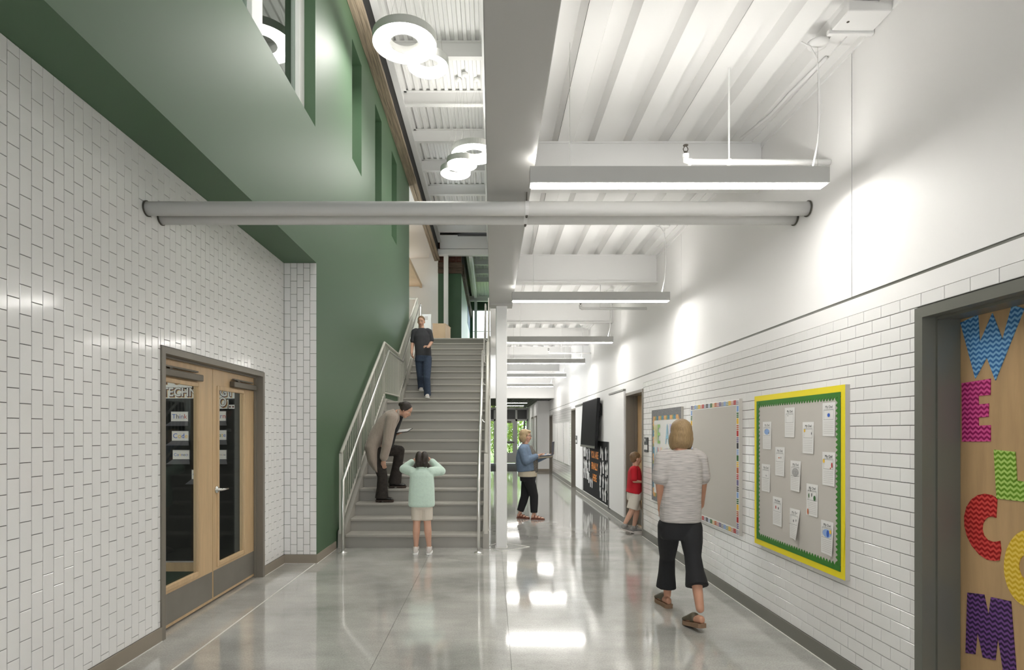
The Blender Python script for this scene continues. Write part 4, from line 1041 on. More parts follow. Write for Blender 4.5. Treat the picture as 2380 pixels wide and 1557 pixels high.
def laptop_card(word_, px0, px1, py0, py1, size):
    xa, za = at_wall(px0, py1); xb, zb = at_wall(px1, py0)
    o = thing('laptop_card', 'white card reading %s on a folded black paper laptop' % word_, 'card', ((xa + xb) / 2, XW - .03, za - .06), 'paper laptop cards behind the glass doors')
    MB().box(xa, xb, XW - .012, XW - .006, za, zb).build('screen_card', 'white_card', o)
    MB().box(xa - .006, xb + .006, XW - .0062, XW - .0045, za - .006, zb + .006).build('screen_edge', 'paper_fold', o)
    k = MB().add([(xa, XW - .008, za), (xb, XW - .008, za), (xb + .04, XW - .075, za - .050), (xa - .04, XW - .075, za - .050)], [(0, 1, 2, 3)])
    k.add([(x, y, z - .003) for x, y, z in k.v[:4]], [(3, 2, 1, 0)]); k.build('keyboard_flap', 'paper_fold', o)
    t0 = text_mb(word_, size, (0, 0, 0), (1, 0, 0), (0, 0, 1), 0); xs_ = [v[0] for v in t0.v]; tot = max(xs_) - min(xs_)
    sc = min(1.0, (xb - xa - .02) / tot); x = (xa + xb) / 2 - tot * sc / 2
    for i, ch in enumerate(word_):
        tm_ = text_mb(ch, size * sc, (0, 0, 0), (1, 0, 0), (0, 0, 1), 0); 
        pre = text_mb(word_[:i + 1], size * sc, (0, 0, 0), (1, 0, 0), (0, 0, 1), 0)
        off = max(v[0] for v in pre.v) - max(v[0] for v in tm_.v)
        tm_.v = [(x + off + v[0], XW - .0125, (za + zb) / 2 - size * sc * .32 + v[2]) for v in tm_.v]
        tm_.build('letter', lc[(i * 3 + len(word_)) % len(lc)] if i else 'crayon_blue', o)
for w_, a, b_, c, d_, s_ in (('Think', 399, 438, 957, 979, .075), ('Code', 401, 439, 1002, 1024, .085), ('Connect', 403, 441, 1046, 1067, .07), ('Collaborate', 447, 485, 1092, 1113, .06),
                             ('Learn', 488, 526, 956, 978, .075), ('Create', 488, 527, 1000, 1022, .075), ('Communicate', 488, 527, 1046, 1067, .05)):
    laptop_card(w_, a, b_, c, d_, s_)
# ================================================================== far upper floor, outdoors
# left side beyond the end of the green wall: white walls with a pale timber soffit
struct('wall_upper_white', bx(-3.4, -2.16, 21.4, 21.6, 4.08, ZUP), 'white_paint')
struct('wall_upper_white_side', bx(-2.26, -1.94, 20.9, 21.4, 4.08, ZUP), 'white_paint')
struct('wall_upper_outer', bx(-4.6, -4.5, 14.5, 21.6, 4.08, ZUP), 'white_paint')
struct('ceiling_upper_soffit', MB().add([(-4.5, 15.2, 7.9), (-2.10, 15.2, 8.0), (-2.10, 21.4, 8.0), (-4.5, 21.4, 7.9), (-4.5, 15.2, 8.1), (-2.10, 15.2, 8.2), (-2.10, 21.4, 8.2), (-4.5, 21.4, 8.1)], [(0, 1, 2, 3), (7, 6, 5, 4), (0, 4, 5, 1), (1, 5, 6, 2), (2, 6, 7, 3), (3, 7, 4, 0)]), 'white_paint')
sf = thing('timber_soffit', 'pale boarded timber soffit glimpsed past the end of the green wall', 'soffit', (-3.2, 19, 6.0))
for k in range(10): MB().box(-4.3, -2.62, 17.2 + k * .42, 17.2 + k * .42 + .41, 6.93, 6.98).build('plank', 'maple_pale', sf)
MB().box(-2.66, -2.58, 17.2, 21.4, 6.88, 7.02).build('fascia', 'maple_pale', sf)
tag(MB().box(-4.2, -2.9, 20.9, 21.38, 4.08, 5.4).box(-4.2, -2.95, 20.88, 20.9, 4.15, 5.35).build('wall_cabinet', 'maple', bevel=.01), 'maple cupboard behind the upper end of the railing', 'cabinet')
# upper hall end wall: green, old timber lintel, brick above
ub = struct('wall_upper_end', bx(-1.94, -1.10, 20.9, 21.1, 4.08, 7.27), 'green_dark')
bb = struct('wall_upper_brick', bx(-1.94, -1.10, 20.93, 21.1, 7.66, ZUP + .05), 'mortar')
bw, bh = .215, .075
for r in range(13):
    for c in range(6):
        x0_ = -1.94 + (c - (r % 2) * .5) * bw
        a, b_ = max(x0_ + .006, -1.94), min(x0_ + bw - .006, -1.10)
        if b_ - a > .03: MB().box(a, b_, 20.91, 20.94, 7.67 + r * bh + .005, 7.67 + (r + 1) * bh - .005).build('brick', 'brick', bb)
tl = thing('timber_lintel', 'dark old timber lintel under the brickwork at the end of the upper hall', 'beam', (-1.5, 20.9, 7.27))
MB().box(-1.94, -1.07, 20.83, 21.1, 7.27, 7.46).build('plank', 'timber_dark', tl, bevel=.015)
MB().box(-1.94, -1.07, 20.81, 21.1, 7.465, 7.66).build('plank', 'timber_dark', tl, bevel=.015)
struct('wall_upper_mint', bx(-1.20, -1.10, 21.1, 29.2, 4.08, 7.27), 'green_mint')
o = rough_beam(-1.2, -1.0, 21.1, 29.1, 7.29, 7.65).build('timber_purlin', 'timber_dark', recalc=True); tag(o, 'old timber running back above the pale green wall of the upper hall', 'beam')
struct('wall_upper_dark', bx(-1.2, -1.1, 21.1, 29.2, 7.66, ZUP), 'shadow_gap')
o = MB().box(-1.10, -1.09, 26.2, 28.9, 6.5, 7.25).build('wall_mural', 'blue_mural'); tag(o, 'small blue mural panel high on the pale green wall', 'mural')
# steel frame of the upper hall
o = MB().box(-1.70, -1.54, 20.45, 20.6, 4.08, 7.8).build('upper_column', 'steel_white', bevel=.01); tag(o, 'slim white steel column on the upper floor beside the cupboard box', 'column')
o = MB().box(-1.95, -.03, 20.42, 20.62, 7.80, 8.02).build('upper_beam', 'steel_white', bevel=.03, seg=3); tag(o, 'white steel beam across the upper hall at the column head', 'beam')
o = MB().box(-1.83, -.03, 20.42, 20.5, 8.03, 8.5).build('roof_edge_plate', 'steel_white'); tag(o, 'deep white edge plate closing the stairwell roof above the cross beam', 'beam')
o = MB().box(-.82, -.69, 20.62, 26.8, 7.74, 7.96).build('upper_beam', 'steel_white', bevel=.01); tag(o, 'white steel beam running back towards the bright upper window', 'beam')
o = MB().box(-.81, -.68, 26.85, 26.98, 4.08, 7.95).build('upper_column', 'steel_white', bevel=.01); tag(o, 'slim white steel column in front of the bright upper window', 'column')
o = MB().box(-1.08, .2, 26.83, 26.96, 7.62, 7.86).build('upper_beam', 'steel_white', bevel=.01); tag(o, 'far white steel beam above the bright upper window', 'beam')
for k, y in enumerate((21.5, 22.8, 24.1, 25.4)):
    o = ibeam(MB(), 'x', -.68, .25, y, 8.35, .22, .1).build('upper_joist', 'steel_white', recalc=True); tag(o, '%s short white joist of the far upper roof' % ords[k], 'beam', 'short joists of the far upper roof')
deck('ceiling_upper_low', -1.0, 2.65, 20.65, 29.2, 8.35, .152, .088, .042, .014, 0, 6, 'deck_white')
struct('ceiling_upper_low_slab', bx(-1.2, 2.75, 20.3, 29.4, 8.46, 8.5), 'slat_dark')
struct('wall_upper_window_wall', cells((-1.10, 2.75), (4.08, 8.5), [(-.98, 2.3, 4.3, 7.70)], 'y', 29.1, 29.25), 'green_dark')
w7 = struct_empty('window_7', (-.5, 29.15, 4.3))
MB().box(-.98, -.94, 29.12, 29.2, 4.3, 7.7).box(2.26, 2.3, 29.12, 29.2, 4.3, 7.7).box(-.94, 2.26, 29.12, 29.2, 7.65, 7.7).box(-.94, 2.26, 29.12, 29.2, 4.3, 4.36).box(-.94, 2.26, 29.12, 29.2, 6.6, 6.63).box(.68, .74, 29.12, 29.2, 4.36, 7.65).build('window_frame', 'alu', w7)
MB().box(-.94, 2.26, 29.15, 29.16, 4.36, 7.65).build('pane', 'glass_clear', w7)
bxo = thing('storage_box', 'pale wooden box at the top of the stairs beside the slim column', 'box', (-1.6, 16.6, 4.08))
MB().add([(-1.68, 16.45, 4.08), (-1.32, 16.45, 4.08), (-1.32, 16.45, 4.62), (-1.68, 16.45, 4.62), (-1.68, 17.1, 4.08), (-1.22, 17.1, 4.08), (-1.22, 17.1, 4.62), (-1.68, 17.1, 4.62)], [(0, 1, 2, 3), (5, 4, 7, 6), (1, 5, 6, 2), (4, 0, 3, 7), (3, 2, 6, 7), (0, 4, 5, 1)]).build('carcass', 'maple_pale', bxo)
MB().add([(-1.69, 16.44, 4.62), (-1.31, 16.44, 4.62), (-1.21, 17.12, 4.62), (-1.69, 17.12, 4.62), (-1.69, 16.44, 4.635), (-1.31, 16.44, 4.635), (-1.21, 17.12, 4.635), (-1.69, 17.12, 4.635)], [(0, 3, 2, 1), (4, 5, 6, 7), (0, 1, 5, 4), (1, 2, 6, 5), (2, 3, 7, 6), (3, 0, 4, 7)]).build('top', 'maple_pale', bxo)
o = thing('carton', 'small pale carton with a blue label on the upper floor', 'box', (-.93, 17.2, 4.08))
MB().box(-1.05, -.78, 17.1, 17.4, 4.08, 4.2).build('body', 'maple_pale', o, bevel=.004)
MB().box(-.97, -.88, 17.096, 17.1, 4.10, 4.17).build('label_patch', 'blue_mural', o)
# stair sign panel beside the man
o = thing('wall_panel_sign', 'white panel with thin lines of small print at the top of the stairs', 'sign', (-1.95, 16.4, 4.08))
MB().box(-1.98, -1.70, 16.2, 16.22, 4.08, 4.85).build('panel', 'white_paint', o)
for k in range(3): MB().box(-1.88, -1.79, 16.196, 16.2, 4.70 + .035 * k, 4.708 + .035 * k).build('print_line', 'letter_brown', o)
# ---- outdoors beyond the entrance
for k, (x, y) in enumerate(((.9, 24.2), (.9, 26.8))):  # lamps added to brighten the entrance frames and side wall
    L_ = thing('added_downlight', ['nearer', 'farther'][k] + ' added fill light between the dark ceiling slats of the entrance', 'light', (x, y, 2.76))
    MB().box(x - .6, x + .6, y - .1, y + .1, 2.762, 2.80).build('housing', 'steel_white', L_)
    MB().box(x - .57, x + .57, y - .08, y + .08, 2.757, 2.762).build('diffuser', 'lamp_added', L_)
L_ = thing('added_panel_light', 'added unseen fill light of the upper side room past the green wall', 'light', (-3.6, 17.0, 6.9))  # hidden lamp added to brighten the white walls of this side room
MB().box(-3.9, -3.3, 16.0, 17.0, 7.42, 7.46).build('housing', 'steel_white', L_)
MB().box(-3.87, -3.33, 16.03, 16.97, 7.412, 7.42).build('diffuser', 'lamp_down', L_)
for x in (-3.85, -3.35): MB().tube([(x, 16.5, 7.46), (x, 16.5, 7.93)], .004, 6).build('hanger_rod', 'chrome', L_)
struct('floor_outdoors', bx(-14, 16, YF + .1, 60, -.2, -.03), 'grass')
def tree(x, y, h, r, n, label, m):
    t = thing('tree', label, 'tree', (x, y, 0))
    MB().tube([(x, y, -.05), (x + .05, y, h * .3), (x - .03, y, h * .6)], [.11, .09, .05], 8).build('trunk', 'bark', t)
    rr = random.Random(int(x * 10) + 5); mb = MB()
    for k in range(n):
        a = rr.uniform(0, 6.283); u = rr.uniform(-1, 1); q = rr.uniform(.35, 1) ** .5
        p = Vector((x + r * q * math.cos(a) * math.sqrt(1 - u * u), y + r * q * math.sin(a) * math.sqrt(1 - u * u), h * .52 + h * .5 * q * u))
        s_ = rr.uniform(.06, .13); R_ = Matrix.Rotation(rr.uniform(0, 6.28), 4, 'Z') @ Matrix.Rotation(rr.uniform(-1.2, 1.2), 4, 'X')
        mb.add([(-s_ * .5, 0, 0), (0, -s_, .01), (s_ * .5, 0, 0), (0, s_, .02)], [(0, 1, 2, 3)], Matrix.Translation(p) @ R_)
    tag(mb.build('foliage', m, t), kind='stuff')
tree(.5, 31.2, 4.4, 1.2, 5200, 'yellow-green leafy tree outside the glazed entrance door', 'leaf_a')
tree(2.1, 34.4, 5.0, 1.6, 5200, 'green leafy tree outside the narrow side pane', 'leaf_b')
tree(-.4, 38.2, 7.0, 2.1, 5200, 'leafy tree outside, seen past the foot of the stairs', 'leaf_a')
# ================================================================== people
def organic(mb, name, m, parent, voxel=.009, smooth=6, factor=.5):
    """fuse overlapping closed shapes into one continuous skin"""
    me = bpy.data.meshes.new(name); me.from_pydata(mb.v, [], mb.f)
    bm = bmesh.new(); bm.from_mesh(me); bmesh.ops.recalc_face_normals(bm, faces=bm.faces); bm.to_mesh(me); bm.free()
    ob = bpy.data.objects.new(name, me); C.objects.link(ob)
    r = ob.modifiers.new('r', 'REMESH'); r.mode = 'VOXEL'; r.voxel_size = voxel
    s_ = ob.modifiers.new('s', 'SMOOTH'); s_.iterations = smooth; s_.factor = factor
    dg = bpy.context.evaluated_depsgraph_get(); out = bpy.data.meshes.new_from_object(ob.evaluated_get(dg))
    bpy.data.objects.remove(ob); bpy.data.meshes.remove(me)
    org = WL[parent.name]; out.transform(Matrix.Translation([-c for c in org])); out.materials.clear(); out.materials.append(M[m]); out.shade_smooth(); out.name = name
    return link(name, out, parent, org)
def fr(right, fwd, up, c):
    m_ = Matrix.Identity(4)
    for i, v in enumerate((right, fwd, up)):
        v = Vector(v).normalized()
        for r in range(3): m_[r][i] = v[r]
    for r in range(3): m_[r][3] = c[r]
    return m_
def torso(mb, pts, rw, rd, right, n=24, ex=2.4):
    """pts along the spine; half widths rw, half depths rd; right = body's right-left axis"""
    pts = [Vector(p) for p in pts]; rings = []; right = Vector(right).normalized()
    for i, p in enumerate(pts):
        d = (pts[min(i + 1, len(pts) - 1)] - pts[max(i - 1, 0)]).normalized()
        r = (right - d * right.dot(d)).normalized(); f_ = d.cross(r)
        rg = []
        for k in range(n):
            a = 2 * math.pi * k / n; c_, s_ = math.cos(a), math.sin(a)
            q = (abs(c_) ** ex + abs(s_) ** ex) ** (-1 / ex)
            rg.append(tuple(p + r * c_ * q * rw[i] + f_ * s_ * q * rd[i]))
        rings.append(rg)
    mb.ring_loft(rings)
def head_shape(mb, c, fwd, up, h):
    fwd = Vector(fwd).normalized(); up = Vector(up); up = (up - fwd * up.dot(fwd)).normalized(); T = fr(fwd.cross(up), fwd, up, c)
    mb.ell((0, -.03 * h, .12 * h), (.325 * h, .40 * h, .375 * h), 20, 14, T)
    mb.ell((0, .09 * h, -.12 * h), (.275 * h, .275 * h, .33 * h), 20, 14, T)
    mb.ell((0, .20 * h, -.35 * h), (.15 * h, .14 * h, .13 * h), 16, 10, T)
    mb.tube([(0, .33 * h, .06 * h), (0, .39 * h, -.05 * h), (0, .425 * h, -.12 * h)], [.035 * h, .05 * h, .06 * h], 10, True, T)
    mb.ell((0, .41 * h, -.125 * h), (.075 * h, .055 * h, .045 * h), 12, 8, T)
    for s_ in (-1, 1):
        mb.ell((s_ * .325 * h, -.03 * h, -.04 * h), (.045 * h, .085 * h, .13 * h), 12, 8, T)
        mb.ell((s_ * .17 * h, .20 * h, -.10 * h), (.10 * h, .13 * h, .10 * h), 12, 8, T)
        mb.ell((s_ * .13 * h, .325 * h, .085 * h), (.10 * h, .05 * h, .035 * h), 12, 8, T)
    mb.ell((0, .33 * h, -.235 * h), (.10 * h, .05 * h, .05 * h), 12, 8, T)
    return T
def face_parts(T, h, body, glasses=False):
    for s_ in (-1, 1):
        e = MB(); i_ = MB(); b_ = MB()
        e.ell((s_ * .135 * h, .315 * h, .02 * h), (.062 * h, .045 * h, .036 * h), 12, 8, T)
        i_.ell((s_ * .135 * h, .352 * h, .02 * h), (.028 * h, .014 * h, .028 * h), 10, 6, T)
        b_.tube([(s_ * .06 * h, .385 * h, .11 * h), (s_ * .14 * h, .375 * h, .125 * h), (s_ * .22 * h, .335 * h, .105 * h)], .011 * h, 6, True, T)
        e.build('eye', 'eye_white', body, smooth=True); i_.build('iris', 'eye_iris', body, smooth=True); b_.build('eyebrow', 'hair_brown', body, smooth=True)
    MB().ell((0, .375 * h, -.235 * h), (.095 * h, .022 * h, .028 * h), 12, 8, T).build('lips', 'lip', body, smooth=True)
    if glasses:
        g_ = MB()
        for s_ in (-1, 1):
            ring = [(s_ * .15 * h + .095 * h * math.cos(t), .41 * h, .01 * h + .075 * h * math.sin(t)) for t in [2 * math.pi * k / 16 for k in range(17)]]
            g_.tube(ring, .008 * h, 5, True, T); g_.tube([(s_ * .245 * h, .40 * h, .03 * h), (s_ * .35 * h, .0, .03 * h)], .008 * h, 5, True, T)
        g_.tube([(-.055 * h, .42 * h, .03 * h), (.055 * h, .42 * h, .03 * h)], .008 * h, 5, True, T); g_.build('glasses', 'hair_dark', body)
def hand(mb, wr, d, pn, thumb, s=1.0, curl=25, rad=1.0):
    """wr wrist, d finger direction, pn palm normal, thumb = +1 / -1 side along d x (-pn)"""
    d = Vector(d).normalized(); pn = Vector(pn); pn = (pn - d * pn.dot(d)).normalized(); z = -pn; x = d.cross(z)
    T = fr(x, d, z, wr); q = .0088 * s * rad
    mb.ell((0, .045 * s, 0), (.040 * s, .054 * s, .016 * s), 14, 10, T)
    mb.tube([(0, -.02 * s, 0), (0, .03 * s, 0)], [.026 * s, .030 * s], 12, True, T)
    for k, (bx_, L) in enumerate(((.030, .072), (.010, .080), (-.010, .074), (-.029, .058))):
        p = Vector((bx_ * thumb * s, .085 * s, 0)); a = 0; pts = [Vector((bx_ * thumb * s * .9, .05 * s, 0)), p.copy()]
        for seg in (.45, .32, .23):
            a += math.radians(curl * (1 + .12 * k)); p = p + Vector((0, math.cos(a), -math.sin(a))) * L * seg * s; pts.append(p.copy())
        mb.limb(pts, [q * 1.1, q * 1.1, q, q * .95, q * .85], 8, T)
    pts = [Vector((.020 * thumb * s, .015 * s, -.004 * s)), Vector((.042 * thumb * s, .042 * s, -.014 * s)), Vector((.050 * thumb * s, .070 * s, -.022 * s)), Vector((.046 * thumb * s, .094 * s, -.030 * s))]
    mb.limb(pts, [q * 1.5, q * 1.3, q * 1.1, q * .95], 8, T)
def foot_rings(heel, d, L, W, H, up0=0.0, lift=0.0, kind='shoe'):
    """closed shoe outline lofted from heel to toe; lift raises the heel"""
    heel = Vector(heel); d = Vector(d); d.z = 0; d.normalize(); r = d.cross(Vector((0, 0, 1)))
    prof = {'shoe': ((0, .55, .75), (.06, .8, .95), (.25, .82, 1.0), (.45, .86, .80), (.65, .98, .58), (.82, .95, .45), (.94, .74, .36), (1.0, .35, .22)),
            'foot': ((0, .5, .62), (.06, .68, .85), (.25, .70, .9), (.45, .80, .66), (.65, .98, .42), (.82, 1.0, .32), (.94, .85, .26), (1.0, .45, .18))}[kind]
    rings = []
    for t, w_, h_ in prof:
        c = heel + d * (t * L); z0 = c.z + up0 + lift * (1 - t) ** 1.0 * 1.0; rg = []
        for k in range(12):
            a = 2 * math.pi * k / 12; x = math.cos(a) * W / 2 * w_; z = (math.sin(a) * .5 + .5) * H * h_
            if math.sin(a) < 0: x *= 1.06
            rg.append(tuple(c + r * x + Vector((0, 0, z0 + z - c.z))))
        rings.append(rg)
    return rings
def sole_rings(heel, d, L, W, t0, t1, lift=0.0):
    heel = Vector(heel); d = Vector(d); d.z = 0; d.normalize(); r = d.cross(Vector((0, 0, 1))); rings = []
    for t, w_ in ((-.02, .55), (.05, .84), (.25, .86), (.45, .84), (.65, 1.02), (.85, .98), (.96, .74), (1.02, .34)):
        c = heel + d * (t * L); zl = lift * (1 - t)
        rings.append([tuple(c + r * (s_ * W / 2 * w_) + Vector((0, 0, zl + z))) for s_, z in ((-1, t0), (1, t0), (1, t1), (-1, t1))])
    return rings
V = Vector
def lerp(a, b, t): return V(a).lerp(V(b), t)
def person(label, loc): return thing('person', label, 'person', loc)

# ---------------------------------------------------------------- girl in mint fleece at the foot of the stairs
Yg = 7.34
p = person('girl in mint fleece and cream shorts seen from behind, hands raised to her head', (-.889, Yg, 0))
hipL, hipR = at(970, 1168, Yg), at(991, 1168, Yg); kL, kR = at(968.5, 1217, Yg - .02), at(993.5, 1217, Yg - .02); aL, aR = at(967, 1270, Yg), at(997.5, 1270, Yg)
shL, shR = at(957, 1096, Yg), at(1002, 1096, Yg); eL, eR = at(938, 1090, Yg + .08), at(1026, 1095, Yg + .08); wL, wR = at(958, 1073, Yg + .13), at(1003, 1071, Yg + .13)
hc = at(981, 1070, Yg + .02); hh = .215
b = MB(); T = head_shape(b, hc, (0, 1, -.12), (0, .12, 1), hh)
b.tube([at(980.5, 1098, Yg - .01), hc + V((0, -.01, -.05))], [.044, .042], 14)
torso(b, [at(980, 1172, Yg), at(980, 1150, Yg), at(980, 1120, Yg), at(980, 1097, Yg)], [.115, .10, .115, .08], [.08, .075, .075, .05], (1, 0, 0))
for s_, h_, k_, a_, sh, e_, w_ in ((-1, hipL, kL, aL, shL, eL, wL), (1, hipR, kR, aR, shR, eR, wR)):
    calf = lerp(k_, a_, .35) + V((0, -.012, 0))
    b.limb([h_, lerp(h_, k_, .5), k_, calf, lerp(k_, a_, .75), a_], [.070, .060, .046, .047, .034, .029])
    b.limb([sh, e_, w_], [.036, .03, .021])
    hand(b, w_, V((-s_ * .45, .35, .45)), V((-s_, .1, -.2)), s_, .76, 28)
    b.ring_loft(foot_rings(a_ + V((0, -.045, -a_.z + .018)), (.14 * (-1 if s_ < 0 else -.3), 1, 0), .17, .058, .06, kind='foot'))
body = organic(b, 'body', 'skin', p, .0065, 4)
face_parts(T, hh, body)
f = MB()                                                             # fleece
torso(f, [at(980, 1177, Yg), at(980, 1172, Yg), at(980, 1150, Yg), at(980.5, 1125, Yg), at(980.5, 1105, Yg), at(980.5, 1096, Yg), at(980.5, 1090, Yg)], [.160, .168, .165, .158, .150, .12, .07], [.11, .118, .115, .108, .10, .085, .06], (1, 0, 0), ex=2.6)
for s_, sh, e_, w_ in ((-1, shL, eL, wL), (1, shR, eR, wR)):
    f.limb([lerp(at(980, 1104, Yg), sh, .8), sh, lerp(sh, e_, .55), e_, lerp(e_, w_, .5), lerp(e_, w_, .93)], [.06, .062, .060, .056, .050, .042])
f.tube([at(980.5, 1098, Yg), at(980.5, 1085, Yg + .005)], [.070, .064], 18)
fl_ = organic(f, 'fleece_pullover', 'fleece', p, .0085, 6)
MB().lathe([(.060, -.012), (.067, -.012), (.069, 0), (.063, .006)], at(980.5, 1085.5, Yg + .005), 24).build('collar', 'fleece', p, smooth=True)
s = MB()
torso(s, [at(980.5, 1182, Yg), at(980.5, 1172, Yg), at(980.5, 1160, Yg)], [.118, .128, .122], [.088, .092, .088], (1, 0, 0))
for h_, k_, c_ in ((hipL, kL, at(969, 1209, Yg - .01)), (hipR, kR, at(993, 1209, Yg - .01))):
    s.tube([h_ + V((0, 0, .02)), lerp(h_, c_, .5), c_], [.078, .077, .070], 18)
organic(s, 'shorts', 'cotton_cream', p, .0075, 3)
h_ = MB()
for s_ in (-1, 1):
    h_.ell((s_ * .155 * hh, -.13 * hh, .10 * hh), (.245 * hh, .40 * hh, .44 * hh), 16, 12, T)
    h_.ell((s_ * .20 * hh, -.22 * hh, -.18 * hh), (.19 * hh, .24 * hh, .26 * hh), 14, 10, T)
    h_.tube([(s_ * .32 * hh, -.05 * hh, -.2 * hh), (s_ * .40 * hh, .02 * hh, -.42 * hh), (s_ * .38 * hh, .12 * hh, -.62 * hh)], [.11 * hh, .12 * hh, .05 * hh], 12, True, T)
h_.ell((0, -.17 * hh, .02 * hh), (.25 * hh, .30 * hh, .42 * hh), 16, 12, T)
organic(h_, 'hair', 'hair_dark', p, .006, 3)
for a_, dx in ((aL, -.14), (aR, -.04)):
    hl = V((a_.x, a_.y - .055, 0)); dd = (dx, 1, 0)
    u = MB().ring_loft(foot_rings(hl, dd, .205, .078, .085, .022)); u.tube([a_ + V((0, -.005, -.03)), a_ + V((0, -.005, .0))], [.042, .038], 14)
    so = organic(u, 'shoe', 'shoe_white', p, .006, 3)
    MB().ring_loft(sole_rings(hl, dd, .21, .082, 0, .026)).build('sole', 'paper', so, bevel=.004, recalc=True)
    lc_ = MB()
    for k in range(3): lc_.tube([hl + V((-.028, .10 + .018 * k, .088 - .012 * k)), hl + V((0, .105 + .018 * k, .098 - .012 * k)), hl + V((.028, .10 + .018 * k, .088 - .012 * k))], .004, 6)
    lc_.build('laces', 'paper', so)

# ---------------------------------------------------------------- woman in cardigan bending on the steps
Yw = 8.50
p = person('woman in taupe cardigan bending forward on the steps over a tablet', (-1.5, 8.5, 3 * RISE))
zA, zB = 3 * RISE, 4 * RISE
hip = at(876, 1046, Yw); hipN, hipF = hip + V((0, -.08, 0)), hip + V((.02, .09, .0))
aN = V((at(884, 1100, 8.42).x, 8.42, zA + .075)); aF = V((at(914, 1100, 8.70).x, 8.70, zB + .085))
kN = at(889, 1107, 8.41); kF = at(929, 1047, 8.66)
nb = at(921, 960, Yw); shN, shF = at(910, 972, Yw - .17), at(914, 968, Yw + .17)
eN, wN = at(900, 1030, Yw - .22), at(891, 1068, Yw - .19); eF, wF = at(903, 1018, Yw + .20), at(916, 1010, Yw + .06)
hc = at(943, 953, Yw - .01); hh = .225; hf = V((.80, -.12, -.60))
b = MB(); T = head_shape(b, hc, hf, (.55, 0, .83), hh)
b.tube([nb, hc + V((-.03, .0, -.03))], [.052, .050], 14)
mid = at(895, 1003, Yw)
torso(b, [hip + V((-.01, 0, -.05)), lerp(hip, mid, .5), mid, lerp(mid, nb, .65), nb], [.14, .12, .125, .13, .08], [.10, .09, .095, .09, .06], (0, -1, 0))
for h_, k_, a_, sh, e_, w_ in ((hipN, kN, aN, shN, eN, wN), (hipF, kF, aF, shF, eF, wF)):
    b.limb([h_, lerp(h_, k_, .5), k_, lerp(k_, a_, .35), a_], [.08, .068, .05, .048, .034])
    b.limb([sh, e_, w_], [.042, .034, .025])
hand(b, wN, (.1, -.05, -1), (.2, 1, 0), 1, .9, 18)
hand(b, wF, (.95, -.35, .1), (.0, -.2, 1), 1, .9, 12)
body = organic(b, 'body', 'skin', p, .007, 4); face_parts(T, hh, body)
c = MB()                                                             # cardigan: drapes from the shoulders to a long hem
torso(c, [at(879, 1092, Yw - .03), at(872, 1070, Yw - .02), at(868, 1040, Yw - .01), at(880, 1012, Yw), at(897, 985, Yw), at(910, 967, Yw), at(921, 957, Yw)],
      [.14, .19, .215, .205, .205, .185, .085], [.055, .105, .125, .135, .13, .105, .062], (0, -1, 0), ex=2.2)
c.limb([at(877, 1096, Yw - .14), at(869, 1072, Yw - .13), at(863, 1040, Yw - .1)], [.022, .06, .10])
c.limb([lerp(nb, shN, .7), shN, lerp(shN, eN, .5), eN, lerp(eN, wN, .85)], [.085, .088, .080, .074, .062])
c.limb([lerp(nb, shF, .7), shF, lerp(shF, eF, .5), eF, lerp(eF, wF, .7)], [.085, .085, .078, .07, .055])
cg = organic(c, 'cardigan', 'cardigan', p, .009, 8)
lp = MB(); lp.tube([at(926, 953, Yw - .07), at(925, 975, Yw - .10), at(913, 1000, Yw - .11), at(907, 1030, Yw - .11)], [.018, .026, .026, .02], 10)
organic(lp, 'lapel', 'cardigan', p, .008, 3)
sh_ = MB(); torso(sh_, [at(905, 1040, Yw), at(912, 1010, Yw), at(922, 985, Yw), at(930, 966, Yw)], [.10, .10, .10, .06], [.05, .055, .055, .05], (0, -1, 0)); organic(sh_, 'blouse', 'black_cloth', p, .009, 3)
t = MB()
torso(t, [hip + V((0, 0, -.10)), hip, hip + V((.01, 0, .06))], [.155, .16, .15], [.115, .12, .11], (0, -1, 0))
for h_, k_, a_, x in ((hipN, kN, aN, .02), (hipF, kF, aF, .02)):
    t.limb([h_, lerp(h_, k_, .5), k_], [.10, .092, .076]); bot = V((a_.x + x, a_.y, a_.z - .02))
    t.tube([k_, lerp(k_, bot, .5), bot], [.074, .078, .098], 18)
organic(t, 'trousers', 'trouser_brown', p, .0085, 3)
h_ = MB(); h_.ell((0, -.10 * hh, .16 * hh), (.37 * hh, .43 * hh, .385 * hh), 18, 12, T); h_.ell((0, -.5 * hh, .10 * hh), (.17 * hh, .15 * hh, .16 * hh), 12, 8, T)
for s_ in (-1, 1): h_.ell((s_ * .30 * hh, -.10 * hh, .02 * hh), (.08 * hh, .20 * hh, .20 * hh), 12, 8, T)
organic(h_, 'hair', 'hair_dark', p, .006, 3)
for a_, z_, dd in ((aN, zA, (1, -.12, 0)), (aF, zB, (1, -.05, 0))):
    hl = V((a_.x - .06, a_.y, z_)); u = MB().ring_loft(foot_rings(hl, dd, .25, .085, .085, .03)); u.tube([V((a_.x - .0, a_.y, z_ + .05)), V((a_.x, a_.y, z_ + .13))], [.05, .05], 14)
    so = organic(u, 'boot', 'boot_black', p, .007, 3)
    MB().ring_loft(sole_rings(hl, dd, .255, .09, .018, .034)).ring_loft([[(q[0], q[1], q[2]) for q in r] for r in sole_rings(hl, dd, .075, .088, 0, .03)]).ring_loft(sole_rings(hl + V((.12, 0, 0)), dd, .13, .088, 0, .03)).build('sole', 'sole_dark', so, recalc=True)
tb = thing('tablet', 'tablet with white page held flat by the woman in the cardigan', 'tablet', at(937, 1003, Yw + .02))
Tt = fr((.94, -.30, .12), (.26, .93, .26), (-.19, -.21, .96), at(936, 1001, Yw + .02))
MB().box(-.125, .125, -.09, .09, -.008, .0, Tt).build('case', 'black_plastic', tb, bevel=.003)
